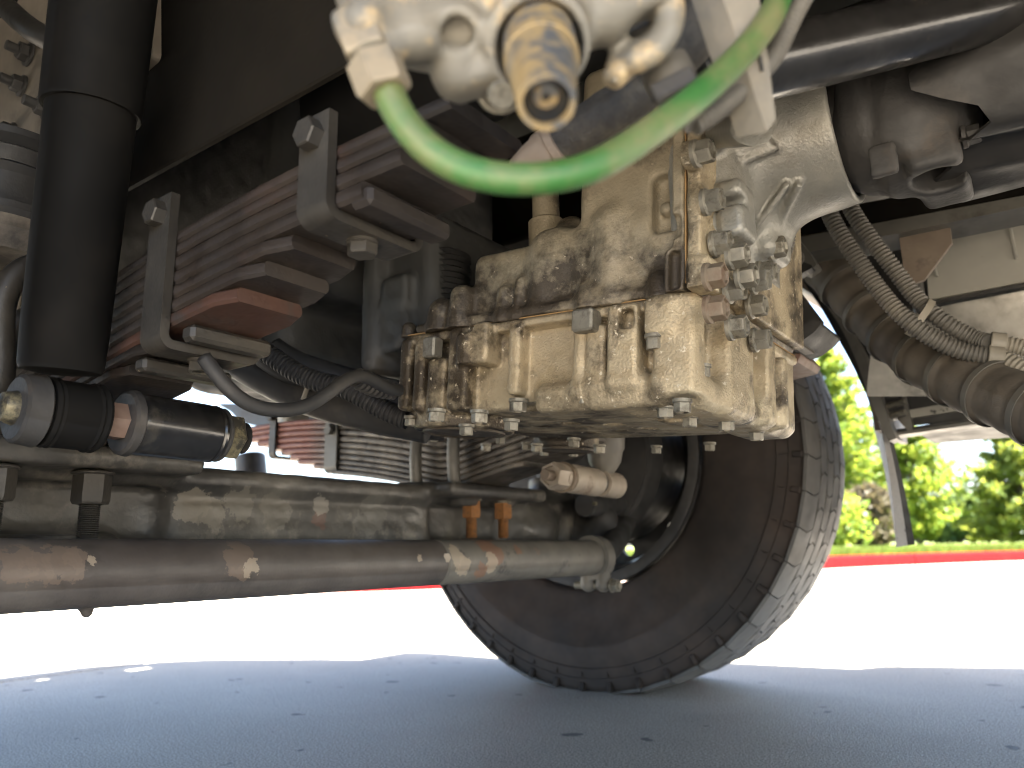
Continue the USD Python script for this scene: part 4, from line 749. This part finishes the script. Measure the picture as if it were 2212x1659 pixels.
hg.part('pin', cyl(n0 - [0, .012, 0], n0 - [0, .022, 0], .0135), 'orange_rust', parent=nt)
for a in (.5, 2.2): dd = np.array([math.cos(a), 0, math.sin(a)]); hg.part('cotter', cyl(n0 - [0, .0235, 0] - dd * .018, n0 - [0, .0235, 0] + dd * .018, .0022), 'bolt_steel', parent=nt)
P = Q([(1655, 762), (1712, 746), (1730, 766), (1722, 782), (1655, 798)], 1.06); single('rusty_leaf_end', prism(P, (0, .10, 0), .0015), 'rusty_bar', 'short rusty red leaf end just above the top of the tyre', 'leaf end')
bm = Thing('body_beam', 'long grey body beam crossing the upper right behind the yoke', 'beam', V(1740, 530, 'Y', 1.14))
P = [V(1722, 514, 'Y', 1.14), V(2320, 402, 'Y', 1.14), V(2320, 424, 'Y', 1.14), V(1745, 545, 'Y', 1.14)]; bm.part('lower_flange', prism(P, (0, .07, 0), .001), 'beam_grey')
P = [V(1700, 470, 'Y', 1.15), V(2320, 352, 'Y', 1.15), V(2320, 404, 'Y', 1.15), V(1700, 512, 'Y', 1.15)]; bm.part('web', prism(P, (0, .006, 0)), 'frame_paint')
P = Q([(1683, 545), (1722, 512), (1748, 545), (1765, 572), (1740, 590), (1700, 572)], 1.125); bm.part('end_bracket', prism(P, (0, .03, 0), .004), 'beam_grey'); p = V(1712, 560, 'Y', 1.12); bm.part('bolt', hexhead(p, -Y_, .026, .014, 1.3), 'beam_grey', parent=None)
P = Q([(1940, 498), (2050, 470), (2056, 525), (1996, 604), (1957, 618)], 1.16); single('gusset_plate', prism(P, (0, .008, 0), .003), 'brown_plate', 'brown five sided gusset plate hanging under the grey beam', 'gusset plate')
bx = Thing('battery_box', 'grey speckled storage box hanging at the far right side of the truck', 'storage box', V(2100, 700, 'Y', 1.5))
P = Q([(1995, 470), (2420, 370), (2420, 570), (2006, 648)], 1.34); bx.part('inner_panel', prism(P, (0, .012, 0), .002), 'panel_grey')
for a in ((2172, 440, 2196, 560), (2018, 572, 2024, 598)): p, q = V(a[0], a[1], 'Y', 1.336), V(a[2], a[3], 'Y', 1.336); bx.part('seam', obox((p + q) / 2, (.0022, .0025, np.linalg.norm(q - p) / 2), np.stack([X_, Y_, unit(q - p)]), .001), 'panel_grey')
p = V(1982, 628, 'Y', 1.33); bx.part('chrome_pin', cyl(p - [0, 0, .05], p + [0, 0, .03], .010), 'rim_steel')
P = [V(1960, 660, 'Y', 1.33), V(2420, 572, 'Y', 1.33), V(2420, 580, 'Y', 1.33), V(1960, 668, 'Y', 1.33)]; bx.part('edge_strip', prism(P, (0, .02, 0)), 'black_paint')
z_ = V(2000, 664, 'Y', 1.35)[2]; a_, b_ = V(1900, 800, 'Y', 1.40), V(2420, 800, 'Y', 1.40)
bx.part('lower_panel', prism([V(1880, 690, 'Y', 1.352), V(2420, 583, 'Y', 1.352), V(2420, 850, 'Y', 1.46), V(1880, 850, 'Y', 1.46)], (0, .01, .003)), 'panel_scuffed')
# step box with the dark face and light sill
xs0 = V(1936, 900, 'Y', 1.62)[0]; zs = V(1971, 930, 'Y', 1.62)[2]
sbx = Thing('step_box', 'dark side step box with a pale sill hanging behind the fender strip', 'step box', (xs0, 1.7, zs))
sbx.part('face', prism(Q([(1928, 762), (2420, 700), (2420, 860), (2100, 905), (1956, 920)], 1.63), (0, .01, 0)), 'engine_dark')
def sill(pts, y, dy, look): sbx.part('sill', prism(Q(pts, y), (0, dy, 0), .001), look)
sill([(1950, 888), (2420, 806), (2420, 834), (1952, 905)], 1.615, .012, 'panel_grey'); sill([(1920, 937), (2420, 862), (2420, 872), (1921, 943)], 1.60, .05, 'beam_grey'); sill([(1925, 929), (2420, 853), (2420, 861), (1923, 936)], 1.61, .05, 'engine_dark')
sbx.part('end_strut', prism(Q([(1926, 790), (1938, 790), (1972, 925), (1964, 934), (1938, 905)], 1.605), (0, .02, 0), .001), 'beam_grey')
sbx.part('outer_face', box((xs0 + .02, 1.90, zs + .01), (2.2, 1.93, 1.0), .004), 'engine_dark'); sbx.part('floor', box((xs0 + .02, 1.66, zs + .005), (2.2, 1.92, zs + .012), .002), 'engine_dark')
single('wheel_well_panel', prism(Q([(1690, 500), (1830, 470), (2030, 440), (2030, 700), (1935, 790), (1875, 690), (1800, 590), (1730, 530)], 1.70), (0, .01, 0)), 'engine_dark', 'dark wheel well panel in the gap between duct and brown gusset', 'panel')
# fender strip: brown arch with a black rubber strip beside it
def strip(name, ctr, w, y, dy, look, label, cat):
    C = np.array([V(x, yy_, 'Y', y) for x, yy_ in ctr]); C = spline(C, 40); Tn = np.gradient(C, axis=0); Tn /= np.linalg.norm(Tn, axis=1, keepdims=True); Nn = np.cross(Tn, Y_); w = np.interp(np.linspace(0, 1, 40), np.linspace(0, 1, len(np.atleast_1d(w))), np.atleast_1d(w))
    R = [[p + n * ww / 2, p - n * ww / 2, p - n * ww / 2 + Y_ * dy, p + n * ww / 2 + Y_ * dy] for p, n, ww in zip(C, Nn, w)]
    return single(name, loft(R), look, label, cat, smooth=30)
strip('fender_strip', [(1650, 552), (1722, 598), (1799, 657), (1843, 750), (1879, 843), (1897, 930)], [.034, .030, .027, .025, .02, .012], 1.66, .28, 'fender_brown', 'brown curved fender lip running round above the tyre', 'fender')
strip('fender_liner', [(1712, 578), (1762, 622), (1822, 702), (1866, 792), (1900, 886), (1928, 950)], [.010, .012, .014, .018, .02, .014], 1.56, .05, 'beam_grey', 'grey metal edge of the fender liner between brown lip and duct', 'fender liner')
strip('rubber_strip', [(1735, 592), (1790, 660), (1845, 735), (1895, 820), (1925, 905)], [.018, .03, .05, .06, .05], 1.60, .03, 'black_rubber', 'black rubber strip along the right of the fender liner', 'rubber strip')
fl = Thing('mud_flap', 'worn grey mud flap seen edge on, hanging free behind the tyre', 'mud flap', V(1955, 1180, 'Y', 1.62))
E0 = [(1886, 868), (1908, 950), (1926, 1060), (1936, 1182)]; E1 = [(1903, 868), (1929, 960), (1956, 1080), (1974, 1176)]
def flap_pts(pts, y): return spline([V(a, b, 'Y', y) for a, b in pts], 24)
A, B = flap_pts(E0, 1.60), flap_pts(E1, 1.60); ED = np.array([-.072, .30, 0.])
R = [[a, a * .35 + b * .65, a * .35 + b * .65 + [-.004, .014, 0], a + [-.003, .014, 0]] for a, b in zip(A, B)]
fl.part('worn_edge', loft(R), 'flap', smooth=25, label='pale frayed near edge of the flap')
R = [[a * .4 + b * .6 + [0, .004, 0], b + [0, .012, 0], b + ED, a * .4 + b * .6 + ED] for a, b in zip(A, B)]
fl.part('flap_sheet', loft(R), 'black_rubber', smooth=25)
for yy_ in (878, 900): p = V(1915, yy_, 'Y', 1.59); fl.part('bolt', cyl(p, p + [.035, -.01, .004], .006), 'bolt_steel')
# wrapped duct
D0 = [V(1672, 470, 'Y', 1.24), V(1745, 540, 'Y', 1.24), V(1826, 618, 'Y', 1.22), V(1915, 710, 'Y', 1.18), V(2010, 782, 'Y', 1.12), V(2120, 838, 'Y', 1.06), V(2260, 895, 'Y', 1.0), V(2420, 950, 'Y', .95)]
C = spline(D0, 121); rr = np.full(121, .0365) + .001 * np.sin(np.arange(121) * .9)
for k in range(8, 121, 12): rr[k - 1:k + 1] += .0028; rr[k + 1:k + 3] -= .0012
du = Thing('duct', 'fat dusty wrapped air duct sweeping down to the right edge', 'duct', C[60]); du.part('wrap', tube(C, rr, 36), 'wrap', smooth=45)
for k in range(8, 121, 12):
    tt = unit(C[min(k + 1, 120)] - C[k - 1]); du.part('band', lathe([(-.004, .0395), (-.004, .0408), (.004, .0408), (.004, .0395)], C[k], tt, 36, caps=False), 'conduit_grey')
# twin conduits
def conduit(name, pts, r_, pitch, look, label, dep=.16):
    single(name, corrugated(pts, r_, pitch, 18, dep), look, label, 'conduit', smooth=40)
y_ = 1.0
c1 = [(1782, 410), (1796, 470), (1853, 562), (1912, 643), (1968, 699), (2061, 752), (2138, 768)]; c2 = [(1822, 405), (1838, 450), (1880, 515), (1939, 592), (1990, 655), (2032, 690), (2108, 732), (2142, 741)]
dep_ = np.linspace(.98, .86, 7)
conduit('conduit', [V(a, b, 'D', dd) for (a, b), dd in zip(c1, np.linspace(1.02, .90, 7))], .0112, .0052, 'conduit_grey', 'left one of the two grey corrugated conduits curving down in front of the duct')
conduit('conduit', [V(a, b, 'D', dd) for (a, b), dd in zip(c2, np.linspace(1.03, .905, 8))], .0108, .0052, 'conduit_grey', 'right one of the two grey corrugated conduits curving down in front of the duct')
def band(name, px, py, D, axis_px, r_, w, look, label, cat):
    p, q = V(px, py, 'D', D), V(*axis_px, 'D', D); d_ = unit(q - p); return p, d_
p, q = V(1975, 704, 'D', .945), V(2000, 668, 'D', .945); dd = unit(V(2010, 722, 'D', .94) - p); a3 = unit(q - p); n3 = np.cross(dd, a3)
hoop = [p + a3 * (np.linalg.norm(q - p) / 2) + a3 * math.cos(t) * (.0128 + np.linalg.norm(q - p) / 2) + n3 * math.sin(t) * .0135 for t in np.linspace(0, 2 * math.pi, 40)]
def hoop_mesh(H, d_, w, th=.0012): ctr = np.mean(H, 0); return loft([[h - d_ * w / 2, h + d_ * w / 2, h + d_ * w / 2 + unit(h - ctr) * th, h - d_ * w / 2 + unit(h - ctr) * th] for h in H], caps=False)
single('cable_tie', hoop_mesh(hoop, dd, .0085), 'conduit_tan', 'pale cable tie binding the two corrugated conduits in the middle', 'cable tie')
e0, e1 = V(2141, 770, 'D', .90), V(2146, 741, 'D', .905)
cc = Thing('conduit_coupling', 'tan plastic coupling at the end of the two conduits near the right edge', 'coupling', e0)
for e_, nx in ((e0, V(2168, 772, 'D', .895)), (e1, V(2172, 744, 'D', .90))): cc.part('collar', cyl(e_ - unit(nx - e_) * .004, nx, .0132), 'conduit_tan')
conduit('conduit', [V(2163, 772, 'D', .896), V(2200, 792, 'D', .88), V(2260, 830, 'D', .86)], .0105, .0052, 'conduit_tan', 'lower tan conduit running from the coupling out of the right edge'); conduit('conduit', [V(2168, 744, 'D', .90), V(2210, 752, 'D', .89), V(2260, 775, 'D', .87)], .0105, .0052, 'conduit_tan', 'upper tan conduit running from the coupling out of the right edge')
conduit('conduit', [V(1692, 470, 'D', .84), V(1704, 505, 'D', .84), V(1696, 545, 'D', .84), V(1672, 578, 'D', .83), V(1655, 590, 'D', .82)], .0075, .003, 'conduit_grey', 'short thin conduit bending behind the gearbox tail bolts')

# ------------------------------------------------------------------ hoses and cables in the dark behind the clip
def hose(name, pts, r_, look, label, cat='hose', n=18): single(name, tube([V(*p) for p in pts], r_, n, 70), look, label, cat, smooth=True)
hose('black_hose', [(470, 740, 'D', .98), (560, 792, 'D', .98), (650, 838, 'D', .97), (760, 872, 'D', .95), (860, 892, 'D', .92), (930, 905, 'D', .91)], .030, 'black_rubber', 'thick black hose running from behind the spring clip to the gearbox cover')
conduit('corrugated_hose', [V(560, 752, 'D', .93), V(625, 795, 'D', .92), V(680, 822, 'D', .91), V(735, 836, 'D', .90), V(800, 868, 'D', .89), V(880, 905, 'D', .88)], .0125, .0055, 'black_rubber', 'black corrugated hose lying on the thick black hose')
hose('black_hose', [(580, 760, 'D', .95), (650, 800, 'D', .95), (745, 830, 'D', .95), (800, 850, 'D', .95)], .022, 'black_rubber', 'second black hose above the corrugated one under the oil pan')
hose('cable_loop', [(440, 772, 'D', .62), (470, 812, 'D', .62), (530, 868, 'D', .63), (600, 886, 'D', .65), (680, 868, 'D', .68), (735, 830, 'D', .70), (775, 812, 'D', .72), (815, 826, 'D', .74), (862, 842, 'D', .77)], .0062, 'black_rubber', 'black cable hanging in a loop from the spring clip to the gearbox', 'cable')
conduit('corrugated_hose', [V(770, 815, 'D', .745), V(800, 832, 'D', .76), V(850, 842, 'D', .78)], .0105, .006, 'dark_iron', 'short ribbed boot on the cable beside the gearbox end')
hose('wire', [(655, 862, 'D', .93), (664, 838, 'D', .92), (672, 818, 'D', .91)], .003, 'conduit_tan', 'thin pale tie round the thick black hose', 'tie', 8)
hose('lower_cable', [(690, 885, 'D', .95), (760, 908, 'D', .95), (830, 928, 'D', .95), (900, 936, 'D', .95), (960, 938, 'D', .95)], .008, 'black_rubber', 'thin black cable sagging in front of the far leaf spring', 'cable', 12)
# bits seen through the gap above the axle, far left front
p = V(645, 905, 'Y', 1.2); single('air_bag', lathe([(-.05, .05), (-.035, .06), (.05, .06), (.06, .03)], p, Z_, 36), 'panel_scuffed', 'small pale metal canister seen above the red spring leaves', 'canister')
bk = Thing('front_bracket', 'dark angular bracket in the gap right of the pin nut', 'bracket', V(560, 900, 'Y', 1.15)); bk.part('plate', prism(Q([(470, 872), (530, 872), (612, 892), (594, 915), (575, 925), (520, 912), (500, 890)], 1.15), (0, .05, 0), .002), 'black_paint'); bk.part('edge', prism(Q([(588, 916), (612, 893), (617, 896), (596, 918)], 1.14), (0, .01, 0)), 'panel_grey')
single('front_tube', cyl(V(540, 985, 'Y', 1.25), V(545, 1016, 'Y', 1.25) - [0, 0, .02], .04), 'black_paint', 'short dark tube below the forward red leaves', 'tube')

# ------------------------------------------------------------------ air valve close to the camera, top centre
va = Thing('air_valve', 'grey cast air valve hanging close to the camera at the top centre', 'air valve', V(1170, 80, 'D', .32))
def W(px, py, D=.31): return V(px, py, 'D', D)
hc = lambda D=.31: 1.0 / FOC * D
c = Cast(W(1150, 60, .36) - [.16, .16, .12], W(1150, 60, .36) + [.16, .16, .12], .0017)
dn = unit(W(930, 40, .30) - W(930, -140, .36))                       # the disc's axis, down and towards the camera
c.cyl(W(925, -150, .36), W(925, -20, .315), .039, .037, rd=.006, k=.006); c.cyl(W(950, -160, .36), W(955, 2, .322), .033, rd=.003, k=.006)
c.cap(W(760, -60, .33), W(790, 58, .31), .009, .0075, .006); c.cap(W(788, 45, .306), W(806, 70, .31), .0085, .007, .005)
c.cap(W(822, 112, .312), W(838, 80, .32), .0065, .009, .006); c.cap(W(850, 60, .32), W(900, 70, .32), .011, .012, .012)
c.box(W(1085, -40, .345) - [.05, .03, .012], W(1085, -40, .345) + [.07, .03, .02], .012, .012)
c.cyl(W(1155, 60, .355), W(1162, 92, .318), .0225, .0225, rd=.003, k=.008); c.cyl(W(1163, 94, .335), W(1172, 130, .29), .0182, .0182, rd=.001, k=.002, cut=True)
c.cyl(W(975, 20, .35), W(986, 72, .318), .0108, .0115, rd=.003, k=.006); c.cyl(W(986, 70, .325), W(992, 88, .30), .0068, .0068, rd=.001, k=.001, cut=True)
c.cap(W(985, 150, .335), W(1070, 140, .34), .0115, .0085, .006); c.box(W(1010, 165, .338) - [.012, .006, .008], W(1010, 165, .338) + [.014, .008, .008], .004, .006)
c.box(W(1370, -20, .335) - [.030, .010, .012], W(1370, -20, .335) + [.020, .010, .008], .005, .010, axes=np.stack([RIGHT * .92 + UP * .39, UP * .92 - RIGHT * .39, FWD])); c.cap(W(1290, 36, .338), W(1312, 58, .338), .008, .0055, .006); c.cap(W(1250, -10, .335), W(1300, 20, .335), .012, .012, .010)
c.cap(W(1329, 164, .342), W(1352, 130, .348), .0058, .0085, .006); c.cap(W(1329, 172, .336), W(1328, 170, .342), .0022, .0026, .001)
for a in np.linspace(-.2, 1.35, 22): c.cap(W(1345 + 104 * math.cos(a), 26 + 108 * math.sin(a), .338), W(1345 + 96 * math.cos(a), 4 + 96 * math.sin(a), .378), .0044, .0048, .004)
c.cyl(W(1350, 10, .375), W(1352, 16, .366), .020, rd=.002, k=.004)
va.part('body', c.mesh(.0008, 8), 'valve_grey', smooth=True)
va.part('body_face', lathe([(0, .030), (.0012, .0295), (.0016, .02)], W(940, -28, .3155) , unit(W(925, -20, .315) - W(925, -150, .36)), 48), 'dusty_brass')
# exhaust plunger
ax_ = unit(W(1184, 236, .268) - W(1150, 45, .335)); P0 = W(1163, 70, .330); end = W(1181, 222, .272); L_ = np.linalg.norm(end - P0); ax_ = unit(end - P0)
va.part('plunger', lathe([(0, .0152), (L_ * .46, .0150), (L_ * .47, .0143), (L_ * .485, .0143), (L_ * .5, .0138), (L_ * .74, .0124), (L_ * .75, .0118), (L_ * .765, .0118), (L_ * .775, .0120), (L_ - .004, .0112), (L_, .0104), (L_, .0086), (L_ - .006, .0082)], P0, ax_, 56), 'ochre_dust', smooth=38)
va.part('plunger_cap', [lathe([(L_ - .008, .0086), (L_ - .003, .0084), (L_ - .0025, .0070), (L_ - .0065, .0042), (L_ - .007, .001)], P0, ax_, 44), lathe([(L_ - .010, .0010), (L_ - .0048, .0013), (L_ - .004, .0006)], P0, ax_, 12)], 'gloss_black')
p = W(1080, 186, .345); q = W(1084, 205, .33); va.part('round_plug', [lathe([(0, .011), (.004, .0115), (.006, .0108), (.006, .0085), (.004, .008)], p, unit(q - p), 36), cyl(p, q + unit(q - p) * .001, .007, .006)], 'bolt_steel')
# elbow, nut and green hose
f0, f1 = W(792, 92, .305), W(836, 208, .300); fd = unit(f1 - f0)
c = Cast(W(775, 85, .305) - [.03, .03, .03], W(775, 85, .305) + [.03, .03, .03], .0012); c.box(W(783, 82, .309) - [.0085, .0085, .0100], W(783, 82, .309) + [.0085, .0085, .010], .002, .002, axes=np.stack([unit(np.cross(fd, FWD)), unit(np.cross(fd, np.cross(fd, FWD))), fd])); c.cap(W(770, 50, .312), W(800, 30, .316), .0085, .010, .005)
va.part('elbow', c.mesh(), 'dusty_brass', smooth=True); va.part('fitting_thread', ribs_thread(W(800, 118, .304), fd, .010, .0088, .0014), 'bolt_steel')
va.part('fitting_nut', hexhead(W(810, 139, .304), fd, .0195, np.linalg.norm(W(836, 208, .304) - W(810, 139, .304)), None, spin=.35, dish=False), 'dusty_brass')
hp = [(838, 196, .302), (872, 262, .300), (930, 325, .298), (1020, 372, .296), (1150, 387, .294), (1265, 366, .298), (1375, 306, .308), (1470, 238, .320), (1560, 160, .335), (1630, 85, .350), (1672, 20, .362), (1690, -40, .375), (1690, -110, .39)]
single('green_hose', tube([W(*p) for p in hp], .0063, 28, 140), 'green_rubber', 'bright green dusty air hose hanging in a curve below the valve', 'air hose', smooth=True)
# connector, conduit, fuzzy hose, bracket
cn = Thing('cable_connector', 'dark grey plastic cable connector with a clip below the valve', 'connector', W(1460, 230, .35))
dq = unit(W(1500, 262, .35) - W(1430, 130, .36))
cn.part('shell', [tube([W(1432, 140, .36), W(1448, 172, .358), W(1462, 200, .355), W(1482, 240, .352), W(1502, 268, .35)], np.interp(np.linspace(0, 1, 20), np.linspace(0, 1, 5), [.0115, .0120, .0105, .0075, .0055]), 20, 20)], 'conduit_grey', smooth=40)
cn.part('latch', obox(W(1455, 186, .340), (.0105, .0028, .0045), np.stack([unit(W(1500, 165, .34) - W(1440, 195, .34)), unit(np.cross(dq, W(1500, 165, .34) - W(1440, 195, .34))), dq]), .001), 'clip_steel')
conduit('conduit', [W(1500, 272, .352), W(1545, 242, .356), W(1590, 206, .364), W(1640, 160, .376), W(1680, 110, .385), W(1708, 50, .39), W(1740, -10, .395), W(1780, -80, .40)], .0048, .0028, 'conduit_grey', 'thin grey corrugated conduit beside the green hose')
fz = [W(1185, 332, .50), W(1240, 292, .49), W(1320, 240, .48), (W(1420, 165, .47)), W(1490, 90, .46), W(1530, 10, .455), W(1550, -80, .45)]
q_ = spline(fz, 160); single('sleeved_hose', tube(q_, .0142 + .0012 * (meshkit.noise(q_ * 160, 3) - .5), 28), 'fuzzy', 'dark fuzzy sleeved hose behind the plunger and green hose', 'hose', smooth=True)
hcq = Thing('hose_clamp', 'brown crumpled hose end clamp behind the green hose', 'hose clamp', fz[0]); dd = unit(fz[0] - fz[1])
hcq.part('collar', lathe([(-.012, .014), (-.011, .0158), (-.006, .0162), (-.005, .0150), (-.003, .0158), (.004, .0155), (.006, .0145), (.012, .0140), (.024, .0115), (.03, .006)], fz[0], dd, 30), 'brown_plate', smooth=40)
br = Thing('bracket_plate', 'grey steel triangular bracket pointing down at the top right of the centre', 'bracket', W(1655, 280, .36))
F = [W(1540, -70, .36), W(1630, -70, .36), W(1660, 130, .36), W(1676, 258, .36), (W(1656, 284, .36))]
br.part('plate', slab(F, RIGHT * -.0105 + FWD * .012 + UP * .001), 'bracket_grey', smooth=25)
p = W(1640, 120, .3585); br.part('slot', slab([p, p + RIGHT * .0012, p + RIGHT * .0022 - UP * .007, p + RIGHT * .001 - UP * .007], FWD * .002), 'black_rubber')
